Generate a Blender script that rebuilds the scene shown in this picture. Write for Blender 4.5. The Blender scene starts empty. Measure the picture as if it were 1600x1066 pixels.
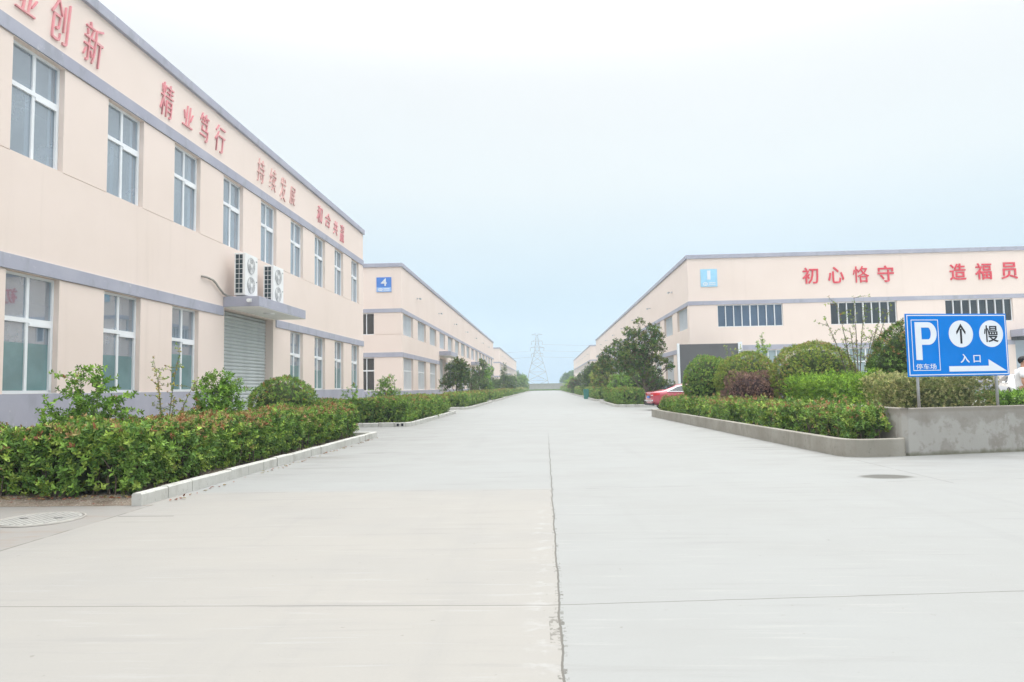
import bpy, math, random
import numpy as np
from mathutils import Vector, Matrix

# ------------------------------------------------------------------ camera, sky, sun, exposure
SC = bpy.context.scene
COL = SC.collection
R = math.radians
H_CAM, F_PX, ROLL = 1.4, 1067.0, 0.018
yaw, pit = R(2.715), R(3.856)
f0 = Vector((-math.sin(yaw)*math.cos(pit), math.cos(yaw)*math.cos(pit), math.sin(pit)))
r0 = Vector((math.cos(yaw), math.sin(yaw), 0)); u0 = r0.cross(f0)
ri = r0*math.cos(ROLL) - u0*math.sin(ROLL); ui = r0*math.sin(ROLL) + u0*math.cos(ROLL)
cam = bpy.data.objects.new('camera', bpy.data.cameras.new('camera')); COL.objects.link(cam)
m = Matrix((ri, ui, -f0)).transposed().to_4x4(); m.translation = (0, 0, H_CAM)
cam.matrix_world = m
cam.data.sensor_width = 36; cam.data.lens = 36*F_PX/1600; cam.data.clip_end = 3000; cam.data.clip_start = .05
SC.camera = cam

SUN_EL, SUN_AZ = R(62), R(22)
W = bpy.data.worlds.new('World'); SC.world = W; W.use_nodes = True
nt = W.node_tree; nt.nodes.clear()
out = nt.nodes.new('ShaderNodeOutputWorld'); bg = nt.nodes.new('ShaderNodeBackground')
sky = nt.nodes.new('ShaderNodeTexSky'); sky.sky_type = 'NISHITA'; sky.sun_disc = False
sky.sun_elevation = SUN_EL; sky.sun_rotation = SUN_AZ; sky.dust_density = 4; sky.air_density = 1.2
tc = nt.nodes.new('ShaderNodeTexCoord'); sp = nt.nodes.new('ShaderNodeSeparateXYZ')
nt.links.new(tc.outputs['Generated'], sp.inputs[0])
rp = nt.nodes.new('ShaderNodeValToRGB'); nt.links.new(sp.outputs['Z'], rp.inputs[0])
el = rp.color_ramp.elements
el[0].position = 0.0; el[0].color = (.625, .86, 1.10, 1)
el[1].position = .5; el[1].color = (1.22, 1.23, 1.23, 1)
e = el.new(.12); e.color = (.725, .94, 1.09, 1)
e = el.new(.28); e.color = (1.06, 1.15, 1.17, 1)
def wm(op, a, b):
    n = nt.nodes.new('ShaderNodeMath'); n.operation = op
    for i, v in enumerate((a, b)):
        if hasattr(v, 'links'): nt.links.new(v, n.inputs[i])
        else: n.inputs[i].default_value = v
    return n.outputs[0]
zz = wm('MAXIMUM', sp.outputs['Z'], 0)
cl = nt.nodes.new('ShaderNodeTexNoise'); cl.inputs['Scale'].default_value = 2.2; cl.inputs['Detail'].default_value = 4
cmap = nt.nodes.new('ShaderNodeMapping'); cmap.inputs['Scale'].default_value = (1, 1, 4)
nt.links.new(tc.outputs['Generated'], cmap.inputs[0]); nt.links.new(cmap.outputs[0], cl.inputs['Vector'])
clf = wm('ADD', wm('MULTIPLY', cl.outputs['Fac'], .10), .95)
mr = nt.nodes.new('ShaderNodeMapRange'); mr.interpolation_type = 'SMOOTHSTEP'       # bright high cloud
nt.links.new(zz, mr.inputs[0]); mr.inputs[1].default_value = .40; mr.inputs[2].default_value = .95
gain = wm('MULTIPLY', wm('MULTIPLY', wm('ADD', wm('MULTIPLY', mr.outputs[0], 3.4), 1.0), 10.0), clf)
sc_ = nt.nodes.new('ShaderNodeVectorMath'); sc_.operation = 'SCALE'
nt.links.new(rp.outputs[0], sc_.inputs[0]); nt.links.new(gain, sc_.inputs['Scale'])
mx = nt.nodes.new('ShaderNodeMixRGB'); mx.inputs[0].default_value = .88
nt.links.new(sky.outputs[0], mx.inputs[1]); nt.links.new(sc_.outputs[0], mx.inputs[2])
nt.links.new(mx.outputs[0], bg.inputs[0]); bg.inputs[1].default_value = .1
nt.links.new(bg.outputs[0], out.inputs[0])

sun = bpy.data.objects.new('sun', bpy.data.lights.new('sun', 'SUN')); COL.objects.link(sun)
sun.data.energy = .8; sun.data.angle = R(25); sun.data.color = (1, .95, .88)
sd = Vector((math.sin(SUN_AZ)*math.cos(SUN_EL), math.cos(SUN_AZ)*math.cos(SUN_EL), math.sin(SUN_EL)))
sun.rotation_euler = sd.to_track_quat('Z', 'Y').to_euler(); sun.location = (0, -20, 60)

SC.view_settings.view_transform = 'Standard'; SC.view_settings.look = 'None'
SC.view_settings.gamma = 1; SC.view_settings.use_curve_mapping = False
SC.view_settings.exposure = -0.26
SC.render.engine = 'CYCLES'
cy = SC.cycles
cy.use_denoising = True; cy.max_bounces = 6; cy.diffuse_bounces = 3; cy.glossy_bounces = 3
cy.transparent_max_bounces = 10; cy.transmission_bounces = 3; cy.volume_bounces = 1
cy.sample_clamp_indirect = 6

rnd = random.Random(7)
RNG = np.random.default_rng(11)

# ------------------------------------------------------------------ materials
class S_:
    """a socket that can be used in arithmetic"""
    def __init__(s, nt, v): s.nt, s.v = nt, v
    def _m(s, op, *a):
        n = s.nt.nodes.new('ShaderNodeMath'); n.operation = op
        for i, q in enumerate((s,)+a):
            if isinstance(q, S_): s.nt.links.new(q.v, n.inputs[i])
            else: n.inputs[i].default_value = q
        return S_(s.nt, n.outputs[0])
    def __add__(s, o): return s._m('ADD', o)
    def __sub__(s, o): return s._m('SUBTRACT', o)
    def __mul__(s, o): return s._m('MULTIPLY', o)
    def __truediv__(s, o): return s._m('DIVIDE', o)
    def lt(s, o): return s._m('LESS_THAN', o)
    def gt(s, o): return s._m('GREATER_THAN', o)
    def abs(s): return s._m('ABSOLUTE')
    def max(s, o): return s._m('MAXIMUM', o)
    def min(s, o): return s._m('MINIMUM', o)
    def mod(s, o): return s._m('FLOORED_MODULO', o)
    def floor(s): return s._m('FLOOR')
    def inv(s): return S_(s.nt, s._m('MULTIPLY', -1).v) + 1
    def ss(s, a, b):
        n = s.nt.nodes.new('ShaderNodeMapRange'); n.interpolation_type = 'SMOOTHSTEP'
        s.nt.links.new(s.v, n.inputs[0]); n.inputs[1].default_value = a; n.inputs[2].default_value = b
        return S_(s.nt, n.outputs[0])

def newmat(name):
    m = bpy.data.materials.new(name); m.use_nodes = True
    return m, m.node_tree, m.node_tree.nodes['Principled BSDF']
def coord(nt, scale=(1, 1, 1), kind='Object'):
    t = nt.nodes.new('ShaderNodeTexCoord'); mp = nt.nodes.new('ShaderNodeMapping')
    mp.inputs['Scale'].default_value = scale; nt.links.new(t.outputs[kind], mp.inputs[0]); return mp.outputs[0]
def noise(nt, scale, detail=4, stretch=(1, 1, 1), rough=.6, kind='Object'):
    n = nt.nodes.new('ShaderNodeTexNoise'); n.inputs['Scale'].default_value = scale
    n.inputs['Detail'].default_value = detail; n.inputs['Roughness'].default_value = rough
    nt.links.new(coord(nt, stretch, kind), n.inputs['Vector']); return S_(nt, n.outputs['Fac'])
def mixc(nt, f, a, b, mode='MIX'):
    n = nt.nodes.new('ShaderNodeMixRGB'); n.blend_type = mode
    for i, q in enumerate((f, a, b)):
        if isinstance(q, S_): nt.links.new(q.v, n.inputs[i])
        elif hasattr(q, 'links'): nt.links.new(q, n.inputs[i])
        else: n.inputs[i].default_value = q if i == 0 else (*q, 1)
    return n.outputs[0]
def bump(nt, b, h, s=.2, d=.01):
    n = nt.nodes.new('ShaderNodeBump'); n.inputs['Strength'].default_value = s; n.inputs['Distance'].default_value = d
    nt.links.new(h.v, n.inputs['Height']); nt.links.new(n.outputs[0], b.inputs['Normal'])

def pm(name, col, rough=.6, var=.12, scale=3.0, stretch=(1, 1, 1), fine=0, metal=0, spec=.3, coat=0):
    m, nt, b = newmat(name)
    lo = tuple(c*(1-var) for c in col); hi = tuple(min(1, c*(1+var)) for c in col)
    c = mixc(nt, noise(nt, scale, 5, stretch).ss(.3, .7), lo, hi)
    nt.links.new(c, b.inputs['Base Color'])
    b.inputs['Roughness'].default_value = rough; b.inputs['Metallic'].default_value = metal
    b.inputs['Specular IOR Level'].default_value = spec; b.inputs['Coat Weight'].default_value = coat
    b.inputs['Coat Roughness'].default_value = .05
    if fine: bump(nt, b, noise(nt, fine, 3), .25, .004)
    return m

def stucco(name, col):
    m, nt, b = newmat(name)
    big = noise(nt, .35, 5).ss(.3, .75)
    c = mixc(nt, big, col, tuple(x*y for x, y in zip(col, (.955, .95, .94))))
    run = noise(nt, 1.0, 5, (2.2, 2.2, .12)).ss(.56, .8)
    c = mixc(nt, run*.30, c, (col[0]*.80, col[1]*.79, col[2]*.77))
    spot = noise(nt, 6, 4).ss(.64, .78)
    c = mixc(nt, spot*.12, c, (.42, .38, .33))
    nt.links.new(c, b.inputs['Base Color']); b.inputs['Roughness'].default_value = .85
    b.inputs['Specular IOR Level'].default_value = .15
    bump(nt, b, noise(nt, 60, 3)+noise(nt, 1.4, 2)*2.5, .22, .006)
    return m
WALLC = (.805, .69, .625)
M_wall = stucco('cream_stucco', WALLC)
M_wall_in = pm('interior_plaster', (.55, .54, .50), .9, .06)
M_floor_in = pm('interior_floor', (.32, .31, .29), .8, .08)
def trimmat():
    m, nt, b = newmat('grey_trim_paint')
    c = mixc(nt, noise(nt, .8, 5).ss(.3, .75), (.36, .365, .44), (.42, .425, .49))
    st = noise(nt, 2.2, 6, (1, 1, .45)).ss(.52, .68)
    c = mixc(nt, st*.65, c, (.30, .31, .35))
    ch = noise(nt, 6, 5).ss(.62, .70)
    c = mixc(nt, ch*.5, c, (.55, .55, .56))
    nt.links.new(c, b.inputs['Base Color']); b.inputs['Roughness'].default_value = .8
    bump(nt, b, noise(nt, 30, 4), .2, .004)
    return m
M_trim = trimmat()
M_white = pm('white_upvc', (.80, .82, .84), .4, .03, 2)
M_alu = pm('pale_aluminium', (.74, .77, .80), .4, .04, 2)
def glassmat(name, tint, dust_sheen, dcol, refl=.10, ior=1.75):
    m, nt, b = newmat(name); nt.nodes.remove(b)
    o = nt.nodes['Material Output']
    tr = nt.nodes.new('ShaderNodeBsdfTransparent'); tr.inputs[0].default_value = (*tint, 1)
    df = nt.nodes.new('ShaderNodeBsdfDiffuse'); df.inputs[0].default_value = (*dcol, 1)
    gl = nt.nodes.new('ShaderNodeBsdfGlossy'); gl.inputs['Roughness'].default_value = .015
    gl.inputs[0].default_value = (.95, .97, 1, 1)
    a = nt.nodes.new('ShaderNodeMixShader'); c = nt.nodes.new('ShaderNodeMixShader')
    nt.links.new((noise(nt, .9, 4)*.4+(dust_sheen-.2)).max(0.02).v, a.inputs[0])
    nt.links.new(tr.outputs[0], a.inputs[1]); nt.links.new(df.outputs[0], a.inputs[2])
    fr = nt.nodes.new('ShaderNodeFresnel'); fr.inputs[0].default_value = ior
    nt.links.new((S_(nt, fr.outputs[0])+refl).min(.9).v, c.inputs[0])
    nt.links.new(a.outputs[0], c.inputs[1]); nt.links.new(gl.outputs[0], c.inputs[2])
    nt.links.new(c.outputs[0], o.inputs[0])
    return m
M_glass = glassmat('window_glass', (.60, .70, .78), .40, (.46, .57, .68), .14)  # pale blue diffuse share: dust film plus sky reflection painted into the colour
M_glass_dark = glassmat('dark_window_glass', (.32, .36, .38), .10, (.20, .23, .25), .0)
M_glass_blue = glassmat('blue_window_glass', (.30, .42, .55), .55, (.14, .21, .32), .0)
M_glass_grey = glassmat('pale_window_glass', (.45, .50, .52), .7, (.21, .26, .29), .0, 1.18)
M_glass_mint = glassmat('mint_window_glass', (.45, .50, .52), .7, (.42, .52, .53), .02)
M_film = pm('teal_window_film', (.155, .255, .265), .12, .14, 1.2, spec=.6)
M_curtain = pm('white_curtain', (.88, .90, .92), .9, .08, 1.5, (12, 12, .1))
M_sofa = pm('dark_interior', (.06, .065, .07), .9, .2)
M_shutter = pm('galvanised_shutter', (.52, .55, .545), .55, .07, 1.2, (1, 1, .25), metal=.0)
M_shutter2 = pm('grey_blue_shutter', (.42, .48, .54), .55, .05, .6)
def redpaint(name, c, fade):
    m, nt, b = newmat(name)
    f = noise(nt, 5, 5).ss(.45, .72)
    nt.links.new(mixc(nt, f*fade, c, (.70, .36, .36)), b.inputs['Base Color']); b.inputs['Roughness'].default_value = .6
    return m
M_red_old = redpaint('faded_red_lettering', (.76, .31, .34), .9)
M_red_pale = redpaint('bleached_red_lettering', (.76, .48, .45), .9)
M_red = redpaint('red_lettering', (.66, .055, .085), .25)
M_acw = pm('white_enamel', (.80, .80, .79), .4, .04, 2)
M_acdark = pm('dark_fins', (.035, .055, .065), .5, .25, 30)
M_acgrey = pm('grey_fan', (.34, .35, .36), .5, .1, 4)
M_pipe = pm('grey_pipe', (.36, .34, .31), .6, .15)
M_soffit = pm('white_soffit', (.82, .81, .77), .9, .05, 1)
M_metal = pm('galvanised_steel', (.48, .50, .52), .45, .10, 6, metal=.4)
M_pylon = pm('pylon_steel', (.30, .32, .34), .6, .1)
M_blue = pm('sign_blue', (.003, .195, .66), .6, .06, 1.3, spec=.1)
M_signw = pm('sign_white', (.74, .78, .83), .5, .02)
M_black = pm('sign_black', (.012, .013, .02), .5, .1)
M_plate4 = pm('plate_blue', (.08, .22, .62), .4, .04)
M_plate4b = pm('plate_pale_blue', (.30, .48, .80), .4, .04)
M_plate1 = pm('bleached_plate_blue', (.34, .62, .82), .5, .05)
M_screen = pm('screen_grey', (.105, .108, .112), .7, .06, .8)
M_bin = pm('teal_plastic', (.05, .22, .19), .5, .1)

def groundmat():
    m, nt, b = newmat('road_concrete')
    t = nt.nodes.new('ShaderNodeTexCoord'); s = nt.nodes.new('ShaderNodeSeparateXYZ')
    nt.links.new(t.outputs['Object'], s.inputs[0])
    X, Y = S_(nt, s.outputs['X']), S_(nt, s.outputs['Y'])
    wob = (noise(nt, 1.1, 3)-.5)*.10 + (noise(nt, 9, 4)-.5)*.035
    jy = Y - X.max(0)*.085
    # slab tone
    wn = nt.nodes.new('ShaderNodeTexWhiteNoise'); wn.noise_dimensions = '2D'
    cb = nt.nodes.new('ShaderNodeCombineXYZ')
    nt.links.new(((X-.06)/5.05).floor().v, cb.inputs[0]); nt.links.new(((jy-4.49)/4.93).floor().v, cb.inputs[1])
    nt.links.new(cb.outputs[0], wn.inputs['Vector'])
    slab = S_(nt, wn.outputs['Value'])
    warm = X.lt(.06)*Y.ss(9.6, 9.3)
    base = mixc(nt, warm+slab*.08, (0.374, 0.382, 0.374), (0.402, 0.387, 0.350))
    base = mixc(nt, slab*.10, base, (0.315, 0.319, 0.315))
    blot = noise(nt, .45, 6, (1, 1.6, 1)).ss(.38, .70)
    base = mixc(nt, blot*.40, base, (0.336, 0.335, 0.319))
    st = noise(nt, 1.0, 6, (.5, 7, 1), .65).ss(.52, .76)
    tyre = noise(nt, .8, 5, (1.6, .12, 1)).ss(.55, .75)
    base = mixc(nt, tyre*.34, base, (.30, .30, .29))
    base = mixc(nt, st*.55, base, (0.294, 0.292, 0.280))
    st2 = noise(nt, 2.0, 5, (.6, 8, 1), .6).ss(.55, .75)
    base = mixc(nt, st2*.5, base, (0.462, 0.458, 0.441))
    gr = noise(nt, 90, 3, (.5, 1.2, 1))
    base = mixc(nt, (gr-.5)*.5+.12, base, (0.280, 0.280, 0.269))
    # dirt along kerbs and the far cross lanes
    ek = ((X.abs()-3.2)/1.9).max(0).min(1)*noise(nt, .7, 5, (.8, 3, 1)).ss(.42, .68)
    base = mixc(nt, ek*.62*Y.ss(8, 15), base, (0.252, 0.245, 0.227))
    sx = noise(nt, .9, 6, (.55, 2.4, 1)).ss(.50, .66)*(X+4.2).abs().ss(2.2, .3)*Y.ss(10, 14)*Y.ss(34, 20)
    base = mixc(nt, sx*.6, base, (.235, .225, .205))
    # apron left of the near joint: dirtier, rusty
    ap = X.lt(-4.95)*Y.lt(8.5)
    base = mixc(nt, ap*(noise(nt, 1.3, 5)*.5+.35), base, (0.301, 0.290, 0.269))
    ru = noise(nt, 2.0, 4, (1, 2.5, 1)).ss(.5, .66)*ap
    base = mixc(nt, ru*.35, base, (0.315, 0.238, 0.175))
    # efflorescence beside the long joint
    ef = (X+.05).abs().ss(.16, .0)*noise(nt, 5, 6, (1, 1.4, 1)).ss(.50, .68)*Y.ss(10, 6)
    base = mixc(nt, ef*.40, base, (0.532, 0.539, 0.532))
    base = mixc(nt, 1.0, base, (.785, .785, .785), 'MULTIPLY')
    base = mixc(nt, warm, base, mixc(nt, 1.0, base, (1.0, .99, 1.0), 'MULTIPLY'))
    # joints
    lj = (X-.06+wob*.6).abs()
    chips = noise(nt, 22, 4).ss(.52, .60)
    ljd = lj.lt(.007)+lj.lt(.028)*chips*noise(nt, 2.3, 3).ss(.42, .6)
    ljd = ljd.min(1)*Y.ss(24, 13)
    base = mixc(nt, ljd*.80, base, (0.091, 0.084, 0.070))
    pat = (Y-4.05).abs().lt(.22)*(X-.03+wob*.3).abs().lt(.035)*noise(nt, 14, 4).gt(.5)
    base = mixc(nt, pat*.7, base, (0.140, 0.130, 0.112))
    cj = ((jy-4.49+2.465).mod(4.93)-2.465+(noise(nt, 3, 3)-.5)*.02).abs()
    cjd = cj.lt(.0055)*Y.lt(8)*.75 + cj.lt(.012)*Y.gt(8)*Y.lt(11)*noise(nt, 2, 3).ss(.45, .6)*.35 + cj.lt(.02)*Y.gt(11)*.12
    base = mixc(nt, cjd.min(1), base, (0.098, 0.091, 0.081))
    ej = (X+4.97+wob*.5).abs().lt(.012)*Y.lt(8.5)*noise(nt, 1.7, 3).ss(.36, .5)
    base = mixc(nt, ej*.65, base, (0.105, 0.098, 0.084))
    ej2 = (Y-7.72+wob*.3).abs().lt(.016)*(X+4.6).abs().lt(.33)
    base = mixc(nt, ej2*.7, base, (0.098, 0.091, 0.084))
    rj = (X-5.48+wob*.4).abs().lt(.012)*Y.gt(9.6)*Y.lt(12.6)
    base = mixc(nt, rj*.55*noise(nt, 2, 3).ss(.3, .55), base, (0.126, 0.119, 0.105))
    # oval stain by the planter
    dx = (X-4.93)/.42; dy = (Y-10.32)/.27
    rr = (dx*dx+dy*dy)._m('SQRT') + (noise(nt, 5, 4)-.5)*.35
    base = mixc(nt, rr.ss(1.05, .6)*.97, base, (.055, .054, .045))
    rr2 = (dx*dx*.3+dy*dy*.5)._m('SQRT')
    base = mixc(nt, rr2.ss(1.0, .3)*.25, base, (0.252, 0.245, 0.224))
    # specks
    spk = noise(nt, 16, 2).gt(.735)
    base = mixc(nt, spk*.5, base, (0.175, 0.161, 0.140))
    nt.links.new(base, b.inputs['Base Color'])
    nt.links.new((noise(nt, 1.2, 4)*.25+.58).v, b.inputs['Roughness']); b.inputs['Specular IOR Level'].default_value = .3
    bump(nt, b, noise(nt, 120, 3)*.4+gr*.5+noise(nt, 2, 3)*.8, .25, .003)
    return m
M_ground = groundmat()
def concmat(name, a, bcol, top):
    m, nt, b = newmat(name)
    c = mixc(nt, noise(nt, 1.5, 6).ss(.35, .68), a, bcol)
    c = mixc(nt, noise(nt, 3.0, 6, (1, 1, .35)).ss(.5, .68)*.6, c, top)
    c = mixc(nt, noise(nt, 14, 5).ss(.58, .7)*.5, c, tuple(x*.6 for x in a))
    nt.links.new(c, b.inputs['Base Color']); b.inputs['Roughness'].default_value = .85
    bump(nt, b, noise(nt, 35, 5), .4, .006)
    return m
M_kerb = concmat('kerb_concrete', (.46, .455, .42), (.53, .525, .49), (.30, .285, .25))
M_lid = concmat('manhole_concrete', (.30, .295, .275), (.35, .345, .32), (.34, .33, .31))
M_planter = concmat('weathered_planter_concrete', (0.248, 0.230, 0.193), (0.318, 0.299, 0.259), (0.207, 0.191, 0.158))
def bigwall():
    m, nt, b = newmat('patched_render')
    t = nt.nodes.new('ShaderNodeTexCoord'); s = nt.nodes.new('ShaderNodeSeparateXYZ')
    nt.links.new(t.outputs['Object'], s.inputs[0]); Z = S_(nt, s.outputs['Z'])
    c = mixc(nt, noise(nt, 1.6, 6).ss(.35, .68), (0.244, 0.226, 0.199), (0.296, 0.281, 0.252))
    pt = noise(nt, 2.0, 6).ss(.44, .52)*(Z+(noise(nt, 1.8, 5)-.5)*.7).ss(.70, .60)
    c = mixc(nt, pt*.6, c, (0.403, 0.394, 0.371))
    c = mixc(nt, noise(nt, 7, 6).ss(.55, .68)*.5, c, (0.222, 0.204, 0.175))
    c = mixc(nt, noise(nt, 2, 5, (2.5, 2.5, .2)).ss(.58, .72)*.45, c, (0.185, 0.164, 0.133))
    mo = (Z+(noise(nt, 5, 5)-.5)*.16).ss(.10, .0)
    c = mixc(nt, mo*.75, c, (0.111, 0.110, 0.063))
    ri_ = (Z+(noise(nt, 4, 4)-.5)*.06).ss(.77, .83)
    c = mixc(nt, ri_*.5, c, (0.200, 0.172, 0.140))
    nt.links.new(c, b.inputs['Base Color']); b.inputs['Roughness'].default_value = .9
    bump(nt, b, noise(nt, 12, 6), .4, .012)
    return m
M_bigwall = bigwall()
M_bwall = concmat('boundary_wall_concrete', (.42, .42, .40), (0.355, 0.350, 0.329), (0.266, 0.263, 0.238))
def soilmat():
    m, nt, b = newmat('litter_soil')
    c = mixc(nt, noise(nt, 3, 5).ss(.35, .65), (.17, .13, .095), (.25, .205, .16))
    c = mixc(nt, noise(nt, 40, 3).ss(.55, .62), c, (.36, .33, .28))
    c = mixc(nt, noise(nt, 18, 3).ss(.62, .66), c, (.20, .06, .04))
    nt.links.new(c, b.inputs['Base Color']); b.inputs['Roughness'].default_value = .95
    bump(nt, b, noise(nt, 30, 5), .8, .02)
    return m
M_soil = soilmat()
def leafmat(name, rough=.42, trans=.22, spec=.35):
    m, nt, b = newmat(name)
    at = nt.nodes.new('ShaderNodeAttribute'); at.attribute_name = 'Col'
    nt.links.new(at.outputs['Color'], b.inputs['Base Color'])
    b.inputs['Roughness'].default_value = rough; b.inputs['Specular IOR Level'].default_value = spec
    tl = nt.nodes.new('ShaderNodeBsdfTranslucent')
    nt.links.new(mixc(nt, .5, at.outputs['Color'], (.10, .16, .02)), tl.inputs[0])
    mx = nt.nodes.new('ShaderNodeMixShader'); mx.inputs[0].default_value = trans
    nt.links.new(b.outputs[0], mx.inputs[1]); nt.links.new(tl.outputs[0], mx.inputs[2])
    nt.links.new(mx.outputs[0], nt.nodes['Material Output'].inputs[0])
    return m
M_leaf = leafmat('leaf', .46, .25, .25)
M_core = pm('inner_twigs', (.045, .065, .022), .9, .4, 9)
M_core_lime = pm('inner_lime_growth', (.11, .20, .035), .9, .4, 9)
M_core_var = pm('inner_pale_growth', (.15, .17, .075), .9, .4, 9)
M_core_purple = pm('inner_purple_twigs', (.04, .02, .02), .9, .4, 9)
M_bark = pm('bark', (.14, .11, .085), .9, .3, 6, (1, 1, .25), fine=25)
M_twig = pm('twig', (.16, .15, .08), .8, .2, 6)

# ------------------------------------------------------------------ mesh helpers
class MB:
    def __init__(s): s.v, s.f, s.mi = [], [], []
    def add(s, vs, fs, mi=0):
        n = len(s.v); s.v += [tuple(p) for p in vs]
        s.f += [tuple(i+n for i in f) for f in fs]; s.mi += [mi]*len(fs); return s
    def box(s, x0, x1, y0, y1, z0, z1, mi=0):
        v = [(x, y, z) for z in (z0, z1) for x, y in ((x0, y0), (x1, y0), (x1, y1), (x0, y1))]
        return s.add(v, [(3, 2, 1, 0), (4, 5, 6, 7), (0, 1, 5, 4), (1, 2, 6, 5), (2, 3, 7, 6), (3, 0, 4, 7)], mi)
    def tube(s, pts, rad, n=8, mi=0, cap=True):
        pts = [Vector(p) for p in pts]
        if not hasattr(rad, '__len__'): rad = [rad]*len(pts)
        vs, up = [], Vector((.31, .17, .93)).normalized()
        for i, p in enumerate(pts):
            d = (pts[min(i+1, len(pts)-1)]-pts[max(i-1, 0)]).normalized()
            a = d.cross(up)
            if a.length < .05: a = d.cross(Vector((1, 0, 0)))
            a.normalize(); b = d.cross(a)
            vs += [p+(a*math.cos(t)+b*math.sin(t))*rad[i] for t in [2*math.pi*k/n for k in range(n)]]
        fs = [(i*n+k, i*n+(k+1) % n, (i+1)*n+(k+1) % n, (i+1)*n+k) for i in range(len(pts)-1) for k in range(n)]
        if cap: fs += [tuple(range(n))[::-1], tuple((len(pts)-1)*n+k for k in range(n))]
        return s.add(vs, fs, mi)
    def bar(s, a, b, w, mi=0):
        return s.tube([a, b], w*.7, 4, mi)
    def prism(s, poly, y0, y1, mi=0):
        n = len(poly); v = [(x, y0, z) for x, z in poly]+[(x, y1, z) for x, z in poly]
        return s.add(v, [tuple(range(n)), tuple(range(2*n-1, n-1, -1))]+[(i, i+n, (i+1) % n+n, (i+1) % n) for i in range(n)], mi)
    def mesh(s, name, mats):
        me = bpy.data.meshes.new(name); me.from_pydata(s.v, [], s.f)
        for mm in (mats if isinstance(mats, (list, tuple)) else [mats]): me.materials.append(mm)
        if any(s.mi): me.polygons.foreach_set('material_index', s.mi)
        me.update(); return me

WL = {}
def link(name, me, parent=None, loc=(0, 0, 0), rz=0):
    o = bpy.data.objects.new(name, me); COL.objects.link(o)
    w = Vector(loc)
    if parent is not None:
        o.parent = parent; o.location = w-WL[parent.name]
    else: o.location = w
    o.rotation_euler = (0, 0, rz); WL[o.name] = w
    return o
def obj(name, mb, mats, parent=None, loc=(0, 0, 0), rz=0, bev=0, smooth=False):
    me = mb.mesh(name, mats)
    if smooth: me.polygons.foreach_set('use_smooth', [True]*len(me.polygons))
    o = link(name, me, parent, loc, rz)
    if bev:
        b = o.modifiers.new('bevel', 'BEVEL'); b.width = bev; b.segments = 2; b.limit_method = 'ANGLE'
    return o
def tag(o, label=None, cat=None, group=None, kind=None):
    if label: o['label'] = label
    if cat: o['category'] = cat
    if group: o['group'] = group
    if kind: o['kind'] = kind
    return o
def thing(name, label, cat, loc=(0, 0, 0), rz=0, group=None):
    o = bpy.data.objects.new(name, None); COL.objects.link(o); o.location = loc; o.rotation_euler = (0, 0, rz)
    o.empty_display_size = .2; WL[o.name] = Vector(loc)
    return tag(o, label, cat, group)
def local(name, mb, mats, parent, bev=0, smooth=False):      # geometry already in the parent's own space
    me = mb.mesh(name, mats)
    if smooth: me.polygons.foreach_set('use_smooth', [True]*len(me.polygons))
    o = bpy.data.objects.new(name, me); COL.objects.link(o); o.parent = parent; WL[o.name] = WL[parent.name]
    if bev:
        b = o.modifiers.new('bevel', 'BEVEL'); b.width = bev; b.segments = 2; b.limit_method = 'ANGLE'
    return o

def text_mesh(txt, w, h, depth, mat, bold=0.0, shear=0.0):
    """standing text in the xz plane, facing -y, lower left corner at the origin, fitted to w x h"""
    cu = bpy.data.curves.new('lettering', 'FONT'); cu.body = txt; cu.size = 1; cu.offset = bold
    cu.extrude = .05; cu.resolution_u = 3; cu.shear = shear
    t = bpy.data.objects.new('lettering', cu); COL.objects.link(t)
    bpy.context.view_layer.update()
    me = bpy.data.meshes.new_from_object(t.evaluated_get(bpy.context.evaluated_depsgraph_get()))
    bpy.data.objects.remove(t); bpy.data.curves.remove(cu)
    n = len(me.vertices); a = np.empty(n*3, 'f'); me.vertices.foreach_get('co', a); a = a.reshape(-1, 3)
    lo, hi = a.min(0), a.max(0); k = (a-lo)/np.maximum(hi-lo, 1e-6)
    b = np.stack([k[:, 0]*w, -k[:, 2]*depth, k[:, 1]*h], 1)
    me.vertices.foreach_set('co', b.astype('f').ravel()); me.materials.clear(); me.materials.append(mat); me.update()
    return me

# ------------------------------------------------------------------ ground
g = MB(); g.add([(-200, -60, 0), (220, -60, 0), (220, 520, 0), (-200, 520, 0)], [(0, 1, 2, 3)])
tag(obj('road', g, M_ground), kind='structure')

# ------------------------------------------------------------------ buildings
def wall(mb, P, s0, s1, z0, z1, opens, mi=0):
    ss = sorted({s0, s1, *[v for o in opens for v in o[:2]]}); zs = sorted({z0, z1, *[v for o in opens for v in o[2:4]]})
    for a, b in zip(ss, ss[1:]):
        zrun = []
        for c, d in zip(zs, zs[1:]):
            ms, mz = (a+b)/2, (c+d)/2
            if not any(o[0] < ms < o[1] and o[2] < mz < o[3] for o in opens): zrun.append((c, d))
        for c, d in zrun: mb.add([P(a, c, 0), P(b, c, 0), P(b, d, 0), P(a, d, 0)], [(0, 1, 2, 3)], mi)
    for o in opens:
        a, b, c, d, dp = o[:5]
        q = [(a, c), (b, c), (b, d), (a, d)]
        for i in range(4):
            if abs(q[i][1]-z0) < 1e-4 and abs(q[(i+1) % 4][1]-z0) < 1e-4: continue
            (e1, k1), (e2, k2) = q[i], q[(i+1) % 4]
            mb.add([P(e1, k1, 0), P(e2, k2, 0), P(e2, k2, -dp), P(e1, k1, -dp)], [(0, 1, 2, 3)], mi)
        if len(o) > 5: mb.add([P(s, z, -dp) for s, z in q], [(0, 1, 2, 3)], mi)

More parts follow.
